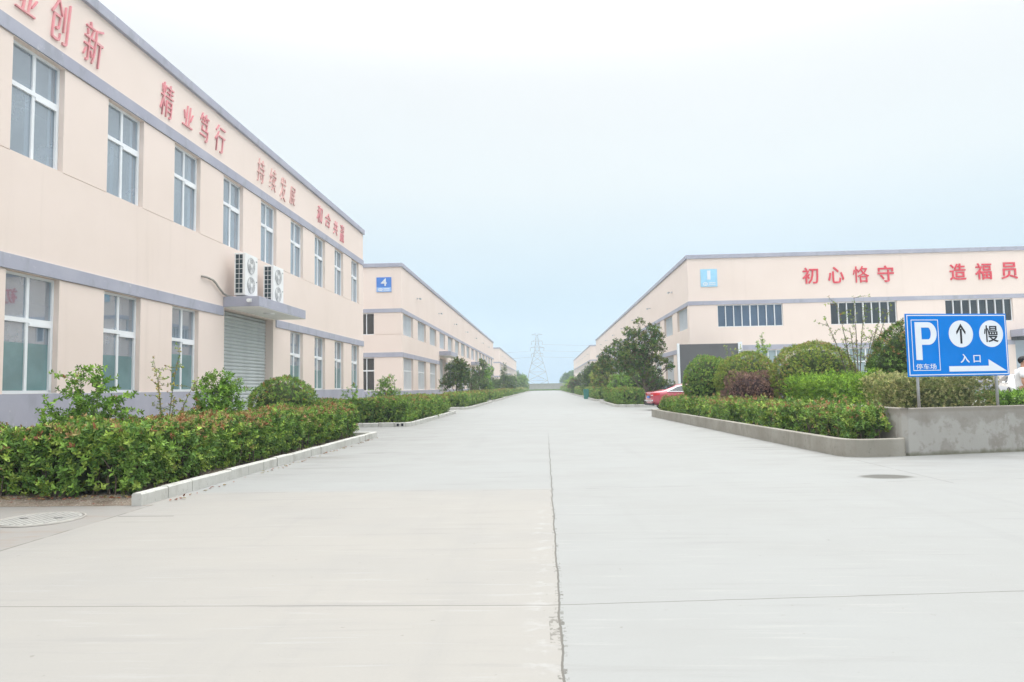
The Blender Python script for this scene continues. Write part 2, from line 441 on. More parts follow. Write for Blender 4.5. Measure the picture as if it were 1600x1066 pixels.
def win_meshes(name, w, h, n, tr, dep, fw=.05, sash=False, mat=M_white, glass=M_glass, bw=.035, low=None):
    """frame + panes; local x along the wall, -y outward, z up from the sill; wall face at y=0"""
    f, p = MB(), MB(); y0, y1 = dep, dep+.07
    f.box(0, fw, y0, y1, 0, h); f.box(w-fw, w, y0, y1, 0, h)
    f.box(fw, w-fw, y0, y1, 0, fw); f.box(fw, w-fw, y0, y1, h-fw, h)
    zs = [fw, h-fw]
    if tr: f.box(fw, w-fw, y0-.008, y1, tr-.045, tr+.045); zs = [fw, tr-.045, tr+.045, h-fw]
    for k in range(1, n):
        x = w*k/n; hw = bw if (k*2 == n) else bw*.7
        for i in range(0, len(zs), 2): f.box(x-hw, x+hw, y0+(.004 if n < 4 else -.07), y1-.004, zs[i], zs[i+1])
    if sash and tr:
        x0, x1 = w/2+bw, w-fw
        f.box(x0, x1, y0-.02, y0+.03, tr-.105, tr-.045); f.box(x1-.045, x1, y0-.02, y0+.03, fw, tr-.105)
        f.box(fw, fw+.04, y0+.01, y1-.01, fw, tr-.045)
    p.add([(fw, y0+.035, fw), (w-fw, y0+.035, fw), (w-fw, y0+.035, h-fw), (fw, y0+.035, h-fw)], [(0, 1, 2, 3)])
    return f.mesh(name, mat), p.mesh('pane', glass)

def front_P(Y): return lambda s, z, d: (s, Y-d, z)
def side_P(X, sg): return lambda s, z, d: (X-sg*d, s, z)     # sg=+1: right-hand building, faces -x
def put_window(parent, fm, pmesh, sg, X, Y, z, extra=()):
    """sg 0 = faces camera, -1 left building (faces +x), +1 right building (faces -x)"""
    rz = {0: 0, -1: R(90), 1: R(-90)}[sg]
    w = link('window', fm, parent, (X, Y, z), rz)
    q = bpy.data.objects.new('pane', pmesh); COL.objects.link(q); q.parent = w
    for nm, me in extra:
        c = bpy.data.objects.new(nm, me); COL.objects.link(c); c.parent = w
    return w

def canopy(parent, X, sg, y0, y1, z0, z1, outd):
    c = MB()
    if sg == 0: c.box(y0, y1, X-outd, X-.001, z0+.012, z1)
    else: c.box(min(X-sg*outd, X-sg*.001), max(X-sg*outd, X-sg*.001), y0, y1, z0+.012, z1)
    o = obj('canopy', c, M_trim, parent, bev=.012)
    s = MB()
    if sg == 0: s.box(y0+.01, y1-.01, X-outd+.01, X-.002, z0, z0+.011)
    else:
        a, b = sorted((X-sg*(outd-.01), X-sg*.002)); s.box(a, b, y0+.01, y1-.01, z0, z0+.011)
    obj('soffit', s, M_soffit, o)
    return o

def shutter(name, w, h, pitch, amp, mat):
    mb = MB(); n = int(h/pitch); pr = []
    for i in range(n):
        for k, dy in ((0, 0), (.22, -amp*.9), (.5, -amp), (.78, -amp*.7), (.94, 0)): pr.append(((i+k)*h/n, dy))
    pr.append((h, 0))
    vs = [(x, dy, z) for z, dy in pr for x in (0, w)]
    fs = [(2*i, 2*i+1, 2*i+3, 2*i+2) for i in range(len(pr)-1)]
    mb.add(vs, fs); mb.box(0, w, -.03, .03, 0, .06)
    return mb.mesh(name, mat)

# ---- near left building ------------------------------------------------------------
def near_building():
    X, Y0, Y1, ZT = -10.0, 3.0, 37.24, 10.05
    root = thing('factory_building', 'two storey cream factory building nearest on the left with red calligraphy along its parapet', 'building', (-10, 20, 0))
    P = side_P(X, -1)
    up = [12.15+2.85*k for k in range(-3, 9)]
    lo = [y for k, y in enumerate(up) if k-3 not in (3, 4)]
    UZ, LZ, WW = (6.05, 8.27), (1.45, 3.77), 1.41
    op = [(y, y+WW, *UZ, .19) for y in up]+[(y, y+WW, *LZ, .19) for y in lo]
    op.append((20.84, 24.70, 0, 4.03, .34))
    for a, b in zip(up, up[1:]):                             # shadow joints above and below the piers
        op += [(a+WW, b, 6.035, 6.05, .02, 1), (a+WW, b, 8.268, 8.282, .02, 1)]
    op += [(up[-1]+WW, Y1, 6.035, 6.05, .02, 1)]
    for a, b in zip(lo, lo[1:]):
        if b-a < 3: op += [(a+WW, b, 3.768, 3.782, .02, 1)]
    w = MB(); wall(w, P, Y0, Y1, 0, ZT, op)
    w.add([(X, Y1, 0), (X, Y1, ZT), (-26, Y1, ZT), (-26, Y1, 0)], [(0, 1, 2, 3)])
    w.add([(X, Y0, 0), (X, Y0, ZT), (-26, Y0, ZT), (-26, Y0, 0)], [(0, 1, 2, 3)])
    w.add([(-26, Y0, 0), (-26, Y1, 0), (-26, Y1, ZT), (-26, Y0, ZT)], [(0, 1, 2, 3)])
    obj('wall', w, M_wall, root)
    r = MB(); r.box(-26.1, X+.09, Y0-.05, Y1+.09, ZT, 10.30)
    obj('roof_coping', r, M_trim, root, bev=.01)
    for z0, z1, nm in ((8.285, 8.58, 'upper_band'), (3.785, 4.07, 'lower_band')):
        b = MB()
        runs = [(Y0, Y1+.035)] if z0 > 5 else [(Y0, 20.74), (24.92, Y1+.035)]
        for a, c in runs: b.box(X-.3 if a == Y0 and z0 > 5 else X-.02, X+.035, a, c, z0, z1)
        obj(nm, b, M_trim, root, bev=.006)
    p = MB()
    for a, c in ((Y0, 20.838), (24.702, Y1+.03)): p.box(X-.01, X+.03, a, c, 0, 1.435)
    obj('plinth', p, M_trim, root)
    i = MB()                                                 # rooms behind the glass
    for (a, c) in ((Y0+.1, 20.6), (24.9, Y1-.1)):
        i.add([(-14, a, .1), (-14, c, .1), (-14, c, 3.9), (-14, a, 3.9)], [(0, 1, 2, 3)])
    i.add([(-14, Y0+.1, 4.0), (-14, Y1-.1, 4.0), (-14, Y1-.1, 9.2), (-14, Y0+.1, 9.2)], [(0, 1, 2, 3)])
    for z in (.1, 3.9, 4.0, 9.2): i.add([(-14, Y0+.1, z), (-10.25, Y0+.1, z), (-10.25, Y1-.1, z), (-14, Y1-.1, z)], [(0, 1, 2, 3)])
    obj('interior', i, M_wall_in, root)
    fu, pu = win_meshes('window', WW, UZ[1]-UZ[0], 2, 1.38, .115, sash=True)
    fl, pl = win_meshes('window', WW, LZ[1]-LZ[0], 2, 1.42, .115, sash=True)
    # curtains behind the upper lights: pleated strips
    def pleats(x0, x1, z0, z1, y):
        mb = MB(); n = max(4, int((x1-x0)/.035)); vs = []
        for k in range(n+1):
            x = x0+(x1-x0)*k/n; yy = y+(.018 if k % 2 else -.018)
            vs += [(x, yy, z0), (x, yy, z1)]
        mb.add(vs, [(2*k, 2*k+2, 2*k+3, 2*k+1) for k in range(n)]); return mb.mesh('curtain', M_curtain)
    hu = UZ[1]-UZ[0]
    cur = [[pleats(.56, .80, .06, 1.33, .20), pleats(1.18, 1.36, .06, hu-.05, .20)],
           [pleats(.16, .34, .06, 1.33, .20), pleats(.44, .62, .06, 1.33, .25), pleats(1.12, 1.36, .06, hu-.05, .20)],
           [pleats(.06, .40, .06, 1.33, .20), pleats(1.05, 1.36, .06, hu-.05, .20)]]
    for k, y in enumerate(up):
        put_window(root, fu, pu, -1, X, y, UZ[0], [('curtain', c) for c in cur[k % 3]])
    def film(t, x0, x1):
        mb = MB(); mb.add([(x0, .1465, .055), (x1, .1465, .055), (x1, .1465, t), (x0, .1465, t)], [(0, 1, 2, 3)]); return mb.mesh('window_film', M_film)
    fm = [film(.98, .055, 1.35), film(.86, .055, 1.35), film(1.02, .055, 1.35)]
    for k, y in enumerate(lo):
        ww = put_window(root, fl, pl, -1, X, y, LZ[0], [('window_film', fm[k % 3])])
        s = MB(); s.box(.0, WW, -.03, .11, -.012, .0); q = bpy.data.objects.new('sill', s.mesh('sill', M_white)); COL.objects.link(q); q.parent = ww
    sh = shutter('roller_shutter', 3.85, 4.02, .118, .035, M_shutter)
    link('roller_shutter', sh, root, (X-.32, 20.845, .005), R(90))
    c = canopy(root, X, -1, 20.75, 24.9, 4.05, 4.38, 1.15)
    l = MB(); l.tube([(-9.3, 22.6, 4.048), (-9.3, 22.6, 4.0)], [.19, .17], 20); obj('ceiling_light', l, M_acw, root)
    l = MB(); l.tube([(-9.15, 20.748, 4.24), (-9.15, 20.66, 4.25)], .02, 8); l.tube([(-9.15, 20.67, 4.25), (-9.10, 20.52, 4.22)], [.045, .055], 12)
    l.box(-9.21, -9.09, 20.735, 20.75, 4.19, 4.30)
    obj('spotlight', l, M_acw, root)
    # calligraphy on the parapet
    txt = [('业', 12.14, .56, 8.86, 9.40), ('创', 13.10, .56, 8.74, 9.72), ('新', 14.06, .68, 8.76, 9.73),
           ('精', 17.08, .64, 8.77, 9.71), ('业', 18.18, .58, 8.92, 9.54), ('笃', 19.16, .54, 8.85, 9.70), ('行', 20.08, .66, 8.85, 9.72),
           ('持', 23.16, .64, 8.83, 9.69), ('续', 24.22, .64, 8.84, 9.68), ('发', 25.22, .62, 8.75, 9.67), ('展', 26.22, .60, 8.85, 9.58),
           ('和', 29.50, .74, 8.90, 9.72), ('合', 30.65, .76, 8.99, 9.66), ('共', 31.84, .70, 8.90, 9.57), ('赢', 32.88, .74, 8.76, 9.65)]
    for k, (ch, y, w_, z0, z1) in enumerate(txt):
        me = text_mesh(ch, w_, z1-z0, .04, M_red_pale if 7 <= k <= 10 else M_red_old, -.014 if 7 <= k <= 10 else (-.010 if k > 10 else -.011), .22)
        link('letter', me, root, (X+.002, y, z0), R(90))
    return root
near_building()

# ---- long halls -----------------------------------------------------------------------
HALL = {}
def hall(sg, y0, y1, label, front=True, doors=(3,), slit=False, frontglass=None, skip_side=()):
    X = 10.0*sg; ZT = 10.03
    root = thing('factory_hall', label, 'building', (X, y0, 0))
    xo = X+sg*32
    P = side_P(X, sg); PF = front_P(y0)
    bays = [y0+.58+5.6*k for k in range(60) if y0+.58+5.6*k+3.6 < y1-.2]
    UZ, LZ = (5.25, 6.78), (1.30, 3.63)
    op = [(y, y+3.62, *UZ, .3) for y in bays]
    lows = [y for k, y in enumerate(bays) if k not in doors]
    op += [(y, y+3.62, *LZ, .3) for y in lows]
    dl = [bays[k] for k in doors if k < len(bays)]
    op += [(y, y+3.8, 0, 4.3, .35) for y in dl]
    if slit: op += [(a+3.62, b, 5.24, 5.262, .02, 1) for a, b in zip(bays, bays[1:])]+[(y0, bays[0], 5.24, 5.262, .02, 1)]
    w = MB(); wall(w, P, y0, y1, 0, ZT, op)
    fx = [sg*(11.95+7.62*k) for k in range(4)]
    fo = []
    fw_ = 4.42
    if front:
        for k, x in enumerate(fx):
            a, b = sorted((x, x+sg*fw_)); fo.append((a, b, *UZ, .2))
            if not (sg > 0 and k >= 2): fo.append((a, b, *LZ, .2))
        if sg > 0: fo.append((31.6, 36.6, 0, 4.15, .3))
        if slit:
            e = sorted((X, fx[0])); fo.append((e[0], e[1], 5.235, 5.265, .03, 1))
    a, b = sorted((X, xo)); wall(w, PF, a, b, 0, ZT, fo)
    w.add([(xo, y0, 0), (xo, y1, 0), (xo, y1, ZT), (xo, y0, ZT)], [(0, 1, 2, 3)])
    w.add([(X, y1, 0), (xo, y1, 0), (xo, y1, ZT), (X, y1, ZT)], [(0, 1, 2, 3)])
    obj('wall', w, M_wall, root)
    r = MB(); a, b = sorted((X-sg*.09, xo+sg*.1)); r.box(a, b, y0-.09, y1+.09, ZT, 10.30); obj('roof_coping', r, M_trim, root, bev=.01)
    for nm, z0, z1 in (('upper_band', 6.80, 7.07), ('lower_band', 3.655, 3.98)):
        bm = MB(); a, b = sorted((X-sg*.035, X+sg*.02))
        runs = [(y0-.035, y1)]
        if z0 < 4:
            runs = []; s = y0-.035
            for d in dl: runs.append((s, d-.01)); s = d+3.81
            runs.append((s, y1))
        for s, t in runs: bm.box(a, b, s, t, z0, z1)
        a, b = sorted((X+sg*.02, xo))
        if sg > 0 and z0 < 4: bm.box(a, 31.59, y0-.035, y0+.02, z0, z1); bm.box(36.61, b, y0-.035, y0+.02, z0, z1)
        else: bm.box(a, b, y0-.035, y0+.02, z0, z1)
        obj(nm, bm, M_trim, root)
    p = MB(); a, b = sorted((X-sg*.03, X+sg*.01)); s = y0-.03
    for d in dl: p.box(a, b, s, d-.002, 0, 1.28); s = d+3.802
    p.box(a, b, s, y1, 0, 1.28)
    a, b = sorted((X+sg*.01, xo)); p.box(a, b if sg < 0 else 31.59, y0-.03, y0+.01, 0, 1.28)
    obj('plinth', p, M_trim, root)
    i = MB()
    xi = X+sg*6
    i.add([(xi, y0+6, .1), (xi, y1-.1, .1), (xi, y1-.1, 9.6), (xi, y0+6, 9.6)], [(0, 1, 2, 3)])
    i.add([(xi, y0+6, .1), (xo, y0+6, .1), (xo, y0+6, 9.6), (xi, y0+6, 9.6)], [(0, 1, 2, 3)])
    for z in (.12, 4.3, 9.6):
        i.add([(X+sg*.4, y0+.4, z), (xi, y0+.4, z), (xi, y1-.1, z), (X+sg*.4, y1-.1, z)], [(0, 1, 2, 3)])
        i.add([(xi, y0+.4, z), (xo, y0+.4, z), (xo, y0+6, z), (xi, y0+6, z)], [(0, 1, 2, 3)])
    obj('interior', i, M_floor_in, root)
    fu, pu = win_meshes('window', 3.62, UZ[1]-UZ[0], 8, None, .16, glass=M_glass_grey, mat=M_alu)
    fl, pl = win_meshes('window', 3.62, LZ[1]-LZ[0], 8, 1.42, .16, glass=M_glass_grey, mat=M_white)
    fl2, pl2 = win_meshes('window', 3.62, LZ[1]-LZ[0], 8, 1.42, .16, glass=M_glass_dark, mat=M_white)
    for y in bays: put_window(root, fu, pu, sg, X, y if sg < 0 else y+3.62, UZ[0])
    for k, y in enumerate(lows): put_window(root, fl if k % 2 else fl2, pl if k % 2 else pl2, sg, X, y if sg < 0 else y+3.62, LZ[0])
    if front:
        gl = frontglass or (M_glass_dark,)
        for k, x in enumerate(fx):
            ff, pf = win_meshes('window', fw_, UZ[1]-UZ[0], 8, None, .12, glass=gl[k % len(gl)], mat=M_white)
            x_ = min(x, x+sg*fw_)
            put_window(root, ff, pf, 0, x_, y0, UZ[0])
            if sg > 0 and k >= 2: continue
            f2, p2 = win_meshes('window', fw_, LZ[1]-LZ[0], 8, 1.42, .12, glass=M_glass_dark if sg < 0 else M_glass_mint, mat=M_white)
            put_window(root, f2, p2, 0, x_, y0, LZ[0])
    sm = shutter('roller_shutter', 3.79, 4.28, .15, .03, M_shutter)
    for d in dl:
        link('roller_shutter', sm, root, (X+sg*.34, d+.005 if sg < 0 else d+3.795, .005), R(90) if sg < 0 else R(-90))
        canopy(root, X, sg, d-.35, d+4.9, 4.5, 4.92, 1.1)
    y = y0+5.9
    while y < y1-3:
        l = MB(); a, b = sorted((X-sg*.003, X-sg*.05)); l.box(a, b, y-.12, y+.12, 8.47, 8.57)
        a, b = sorted((X-sg*.05, X-sg*.26)); l.box(a, b, y-.02, y+.02, 8.51, 8.54)
        a, b = sorted((X-sg*.2, X-sg*.34)); l.box(a, b, y-.14, y+.14, 8.44, 8.55)
        obj('floodlight', l, M_metal, root); y += 11.1
    return root

b4 = hall(-1, 47.39, 133, 'long cream factory hall with a blue number 4 plate at its corner', doors=(3, 8, 12), slit=True)
b1 = hall(1, 47.39, 133, 'long cream factory hall with bold red characters and a faded number 1 plate', doors=(6, 11), frontglass=(M_glass_blue, M_glass_dark, M_glass_dark, M_glass_dark))
b3 = hall(-1, 152, 240, 'hazy cream factory hall farthest down the left side of the road', doors=(4,))
b2 = hall(1, 150, 238, 'hazy cream factory hall farthest down the right side of the road', doors=(4,))

# lettering and plates on the halls
for ch, x in (('初', 17.78), ('心', 19.5), ('恪', 21.17), ('守', 22.82), ('造', 27.6), ('福', 29.28), ('员', 30.98)):
    link('letter', text_mesh(ch, 1.07, 1.13, .06, M_red, .0 if ch == '恪' else .010), b1, (x, 47.388, 8.09))
def plate(parent, x, z, w, h, num, mb_, mlow, bold):
    q = MB(); q.box(x, x+w, 47.34, 47.386, z, z+h); p = obj('number_plate', q, mb_, parent, bev=.01)
    if mlow:
        q = MB(); q.box(x+.01, x+w-.01, 47.334, 47.339, z+.01, z+h*.31); obj('lower_panel', q, mlow, p)
    nw = w*.40 if num == '4' else w*.20
    link('numeral', text_mesh(num, nw, h*.52, .012, M_signw, bold), p, (x+w*.5-nw*.5, 47.338, z+h*.40))
    q = MB(); cx, cz = x+w*.27, z+h*.16; n = 20; ro, rr_ = (w*.15, h*.10), (w*.09, h*.05)
    vs = []
    for k in range(n):
        t = 2*math.pi*k/n
        vs += [(cx+ro[0]*math.cos(t), 47.33, cz+ro[1]*math.sin(t)), (cx+rr_[0]*math.cos(t), 47.33, cz+rr_[1]*math.sin(t))]
    q.add(vs, [(2*k, 2*k+1, (2*k+3) % (2*n), (2*k+2) % (2*n)) for k in range(n)])
    q.tube([(cx, 47.332, cz), (cx, 47.329, cz)], h*.032, 12)
    q.box(x+w*.48, x+w*.88, 47.329, 47.333, z+h*.185, z+h*.235); q.box(x+w*.48, x+w*.88, 47.329, 47.333, z+h*.09, z+h*.125)
    obj('emblem', q, M_signw, p)
plate(b4, -11.76, 8.26, 1.06, 1.04, '4', M_plate4, M_plate4b, .008)
plate(b1, 10.87, 8.06, 1.13, 1.22, '1', M_plate1, None, .0)
# entrance of hall 1 at the right edge
c = MB(); c.box(31.3, 37.2, 46.1, 47.36, 4.16, 4.62); obj('entrance_canopy', c, M_trim, b1, bev=.012)
c = MB(); c.box(31.35, 33.0, 46.9, 47.36, 3.93, 4.15); obj('shutter_box', c, M_sofa, b1)
c = MB()
for k in range(4): c.box(31.6, 36.6, 47.55+.0, 47.60, .1+k*.98, .1+k*.98+.955)
c.box(31.6, 36.6, 47.57, 47.59, .1, 4.15)
obj('entrance_door', c, M_shutter2, b1)
q = MB(); q.box(19.95, 20.55, 47.25, 47.29, 1.95, 2.42); q.tube([(20.25, 47.249, 2.2), (20.25, 47.244, 2.2)], .13, 14, 1)
obj('poster', q, [M_blue, M_signw], b1)

# ------------------------------------------------------------------ air conditioners on the canopy, pipe
def ac(y, label):
    root = thing('air_conditioner', label, 'air conditioner', (-9.6, y, 4.38), 0, 'outdoor units on the shutter canopy')
    X0, X1, w, h = -9.68, -9.32, .92, 1.34
    r = lambda v: v
    def L(name, mb, mat, **k): return obj(name, mb, mat, root, **k)
    b = MB(); b.box(X0, X1, y, y+w, 4.43, 4.43+h); L('casing', b, M_acw, bev=.015)
    f = MB()
    for yy in (y+.12, y+w-.18): f.box(X0+.02, X1-.02, yy, yy+.06, 4.385, 4.428)
    L('foot', f, M_metal)
    gq = MB(); gq.box(X0+.045, X1-.075, y-.006, y-.001, 4.49, 4.43+h-.05); L('coil', gq, M_acdark)
    gr = MB()
    for k in range(9): z = 4.49+k*(h-.11)/8; gr.box(X0+.045, X1-.075, y-.014, y-.007, z-.006, z+.006)
    for xx in (X0+.045, (X0+X1-.03)/2, X1-.075): gr.box(xx-.006, xx+.006, y-.0145, y-.0065, 4.49, 4.43+h-.05)
    L('grille', gr, M_acw)
    for zc in (4.43+.36, 4.43+.98):
        fn = MB(); yc = y+.42
        fn.tube([(X1+.001, yc, zc), (X1+.012, yc, zc)], .27, 28, 0)
        for rr in (.06, .11, .16, .21, .26):
            pts = [(X1+.02, yc+rr*math.cos(t), zc+rr*math.sin(t)) for t in [2*math.pi*k/24 for k in range(25)]]
            fn.tube(pts, .006, 4, 1, False)
        for k in range(12):
            t = 2*math.pi*k/12; fn.bar((X1+.02, yc, zc), (X1+.02, yc+.27*math.cos(t), zc+.27*math.sin(t)), .006, 1)
        for k in range(3):
            t = 2*math.pi*k/3+.5
            a = [(X1+.014, yc+q*math.cos(t+o), zc+q*math.sin(t+o)) for q, o in ((.05, 0), (.25, -.3), (.25, .4))]
            fn.add(a, [(0, 1, 2)], 1)
        fn.tube([(X1+.016, yc, zc), (X1+.026, yc, zc)], .07, 16, 1)
        L('fan', fn, [M_acgrey, M_acw])
    k = MB(); k.box(X1+.001, X1+.006, y+.78, y+.87, 4.43+1.16, 4.43+1.2); k.box(X1+.001, X1+.02, y+.80, y+.84, 4.43+.5, 4.43+.53)
    L('badge', k, M_acgrey)
ac(20.80, 'white twin fan outdoor unit above the shutter, the one nearer the bent pipe')
ac(23.02, 'white twin fan outdoor unit above the shutter, the one farther from the bent pipe')
p = MB(); pts = [(-10.0, 19.36, 4.80), (-9.93, 19.42, 4.80), (-9.93, 19.65, 4.80), (-9.93, 19.95, 4.78), (-9.93, 20.15, 4.70), (-9.93, 20.35, 4.58), (-9.92, 20.6, 4.46), (-9.9, 20.85, 4.41), (-9.85, 21.1, 4.41)]
p.tube(pts, .032, 10)
tag(obj('pipe', p, M_pipe, smooth=True), 'bent grey lagged pipe coming out of the cream wall beside the canopy', 'pipe')

# ------------------------------------------------------------------ kerbs, beds
def kerb_line(pts, label, h=.16, w=.13, L=.6):
    """individual bevelled stones along a polyline"""
    mb = MB()
    for (a, b) in zip(pts, pts[1:]):
        a, b = Vector((*a, 0)), Vector((*b, 0)); d = b-a; n = max(1, round(d.length/L)); d.normalize(); s = Vector((-d.y, d.x, 0))
        st = (b-a).length/n
        for k in range(n):
            j = rnd.uniform(-.006, .006); t = rnd.uniform(-.006, .008); hh = h+t
            p0 = a+d*(k*st+.008)+s*j; p1 = a+d*((k+1)*st-.008)+s*(j+rnd.uniform(-.004, .004)); c = .018
            prof = [(0, -.02), (0, hh-c), (c, hh), (w-c, hh), (w, hh-c), (w, -.02)]
            q = lambda p, i: [(p+s*x+Vector((0, 0, z)))+i*c*d*(0 if 0 < ii < 5 and False else 0) for ii, (x, z) in enumerate(prof)]
            vs = q(p0, 0)+q(p1, 0)
            mb.add(vs, [(0, 1, 2, 3, 4, 5), (11, 10, 9, 8, 7, 6)]+[(i, i+6, i+7, i+1) for i in range(5)])
    o = obj('kerb', mb, M_kerb); tag(o, kind='structure'); return o
def bed(x0, x1, y0, y1, z=.07):
    mb = MB(); nx, ny = max(2, int((x1-x0)/.4)), max(2, min(60, int((y1-y0)/.4)))
    vs = [(x0+(x1-x0)*i/nx, y0+(y1-y0)*j/ny, z+(rnd.uniform(-.025, .03) if 0 < i < nx and 0 < j < ny else -z+.003)) for j in range(ny+1) for i in range(nx+1)]
    mb.add(vs, [(j*(nx+1)+i, j*(nx+1)+i+1, (j+1)*(nx+1)+i+1, (j+1)*(nx+1)+i) for j in range(ny) for i in range(nx)])
    tag(obj('soil', mb, M_soil, smooth=True), kind='structure')
kerb_line([(-5.08, 8.42), (-4.98, 20.0), (-9.95, 20.0)], '')
bed(-9.96, -5.2, 8.45, 19.9)
LB = [(25.2, 37.6), (44.3, 63.5), (67.5, 86), (90, 112), (116, 140), (146, 175), (180, 214)]
for a, b in LB:
    kerb_line([(-9.95, a+.3), (-5.6, a), (-5.2, a+.12), (-5.0, a+.7), (-4.95, b), (-9.95, b+.1)], '', L=.6 if a < 60 else 1.2)
    bed(-9.96, -5.08, a+.4, b)
RB = [(43.9, 57), (62, 86), (90, 112), (117, 140), (146, 175), (180, 214)]
for a, b in RB:
    kerb_line([(9.95, b), (4.5, b), (4.45, a+.7), (4.7, a+.1), (5.1, a), (9.95, a)], '', L=.6 if a < 60 else 1.2)
    bed(4.55, 9.96, a+.15, b-.1)
dr = MB()
for k in range(2): dr.box(-5.52+k*.17, -5.44+k*.17, 25.16-.0, 25.18, .03, .13)
tag(obj('kerb_drain', dr, M_black), 'pair of black drain slots in the kerb corner below the second hedge', 'drain')

# planter on the right: low wall curving into a taller wall
def strip_wall(name, pts, h, w, mat, label, z0=-.02, bev=.015):
    pts = [Vector((*p, 0)) for p in pts]; mb = MB(); n = len(pts); I, O = [], []
    for i, p in enumerate(pts):
        d = (pts[min(i+1, n-1)]-pts[max(i-1, 0)]).normalized(); s = Vector((-d.y, d.x, 0)); O.append(p); I.append(p+s*w)
    vs = [];
    for i in range(n): vs += [O[i]+Vector((0, 0, z0)), O[i]+Vector((0, 0, h)), I[i]+Vector((0, 0, h)), I[i]+Vector((0, 0, z0))]
    fs = [(0, 1, 2, 3), tuple(4*(n-1)+k for k in (3, 2, 1, 0))]
    for i in range(n-1):
        for k in range(4): fs.append((4*i+k, 4*i+(k+1) % 4, 4*i+4+(k+1) % 4, 4*i+4+k))
    mb.add(vs, fs); o = obj(name, mb, mat, bev=bev); tag(o, label, 'wall'); return o
arc = [(5.42, 13.6), (5.45, 13.3), (5.53, 13.06), (5.68, 12.93), (5.9, 12.9), (6.2, 12.94), (6.60, 13.03)]
strip_wall('planter_wall', [(5.9, 30.4), (4.62, 30.3), (4.72, 28), (5.06, 21), (5.33, 15.2)]+arc, .325, .16, M_planter, 'low weathered concrete planter wall curving along the right side of the road')
strip_wall('retaining_wall', [(6.72, 17.5), (6.61, 13.5), (6.60, 13.12), (6.68, 13.03), (7.6, 13.25), (9.2, 13.63), (12.5, 14.4), (16, 15.2)], .875, .18, M_bigwall, 'taller patched grey concrete wall beneath the blue parking sign')
s = MB()
s.add([(4.75, 30.2, .22), (6.7, 30.2, .22), (6.75, 13.1, .22), (5.6, 13.0, .22), (5.35, 15.2, .22)], [(4, 3, 2, 1, 0)])
s.add([(6.72, 30.2, .22), (6.75, 13.3, .22), (6.75, 13.3, .80), (6.72, 17.5, .80), (6.7, 20, .3)], [(0, 1, 2, 3, 4)])
s.add([(6.75, 13.2, .80), (15.8, 15.35, .80), (15.8, 16.0, .8), (11.5, 16.0, .80), (9.5, 19, .5), (9.5, 30.2, .35), (6.7, 30.2, .22), (6.7, 20, .3), (6.72, 17.5, .80)], [tuple(range(9))])
tag(obj('soil', s, M_soil), kind='structure')
y_ = MB(); y_.box(11.5, 60, 16.05, 47.0, -.01, .2); y_.box(9.6, 11.49, 30.3, 47.0, -.01, .2)
tag(obj('pavement', y_, M_kerb), kind='structure')

# manhole, fallen leaves
mh = thing('manhole_cover', 'round pale concrete manhole cover in the apron left of the near kerb', 'manhole cover', (-5.72, 7.56, 0))
q = MB(); q.tube([(0, 0, .0), (0, 0, .014)], [.40, .40], 40); local('lid', q, M_lid, mh)
q = MB()
for k in range(-4, 5):
    h_ = math.sqrt(max(.0, .36**2-(k*.08)**2)); q.box(k*.08-.012, k*.08+.012, -h_, h_, .0142, .020)
local('cast_rib', q, M_lid, mh)
q = MB()
for x in (-.2, .2): q.box(x-.05, x+.05, -.012, .012, .0204, .0215)
local('lifting_slot', q, M_black, mh)
q = MB(); pts = [(.43*math.cos(t), .43*math.sin(t), .006) for t in [2*math.pi*k/40 for k in range(41)]]; q.tube(pts, .012, 6, 0, False); local('rim', q, M_pipe, mh)

# ------------------------------------------------------------------ foliage
GREEN = dict(base=[(.050, .105, .022), (.070, .135, .026), (.038, .085, .022), (.095, .165, .035)])
def unit(a): return a/np.maximum(np.linalg.norm(a, axis=-1, keepdims=True), 1e-9)
def leaves(name, P, D, N, L, Wd, C, mat=M_leaf, fold=.25, droop=.12):
    n = len(P); S = unit(np.cross(D, N)); U = np.cross(S, D)
    L = L[:, None]; w = Wd[:, None]
    b = P; t = P+D*L-U*L*droop
    l1 = P+D*L*.32-S*w*.46+U*w*fold; l2 = P+D*L*.70-S*w*.40+U*(w*fold-L*droop*.4)
    r1 = P+D*L*.32+S*w*.46+U*w*fold; r2 = P+D*L*.70+S*w*.40+U*(w*fold-L*droop*.4)
    V = np.stack([b, l1, l2, t, r2, r1], 1).reshape(-1, 3)
    base = np.arange(n)[:, None]*6
    Fi = np.concatenate([base+np.array([0, 3, 2, 1]), base+np.array([0, 5, 4, 3])], 1).reshape(-1)
    me = bpy.data.meshes.new(name)
    me.vertices.add(len(V)); me.vertices.foreach_set('co', V.astype('f').ravel())
    me.loops.add(len(Fi)); me.loops.foreach_set('vertex_index', Fi.astype('i'))
    me.polygons.add(n*2); me.polygons.foreach_set('loop_start', (np.arange(n*2)*4).astype('i'))
    at = me.attributes.new('Col', 'FLOAT_COLOR', 'POINT')
    cc = np.concatenate([np.repeat(C, 6, 0), np.ones((n*6, 1))], 1); at.data.foreach_set('color', cc.astype('f').ravel())
    me.materials.append(mat); me.update(calc_edges=True); me.validate()
    return me
FOL = np.array([3.1, 2.65, 1.95])
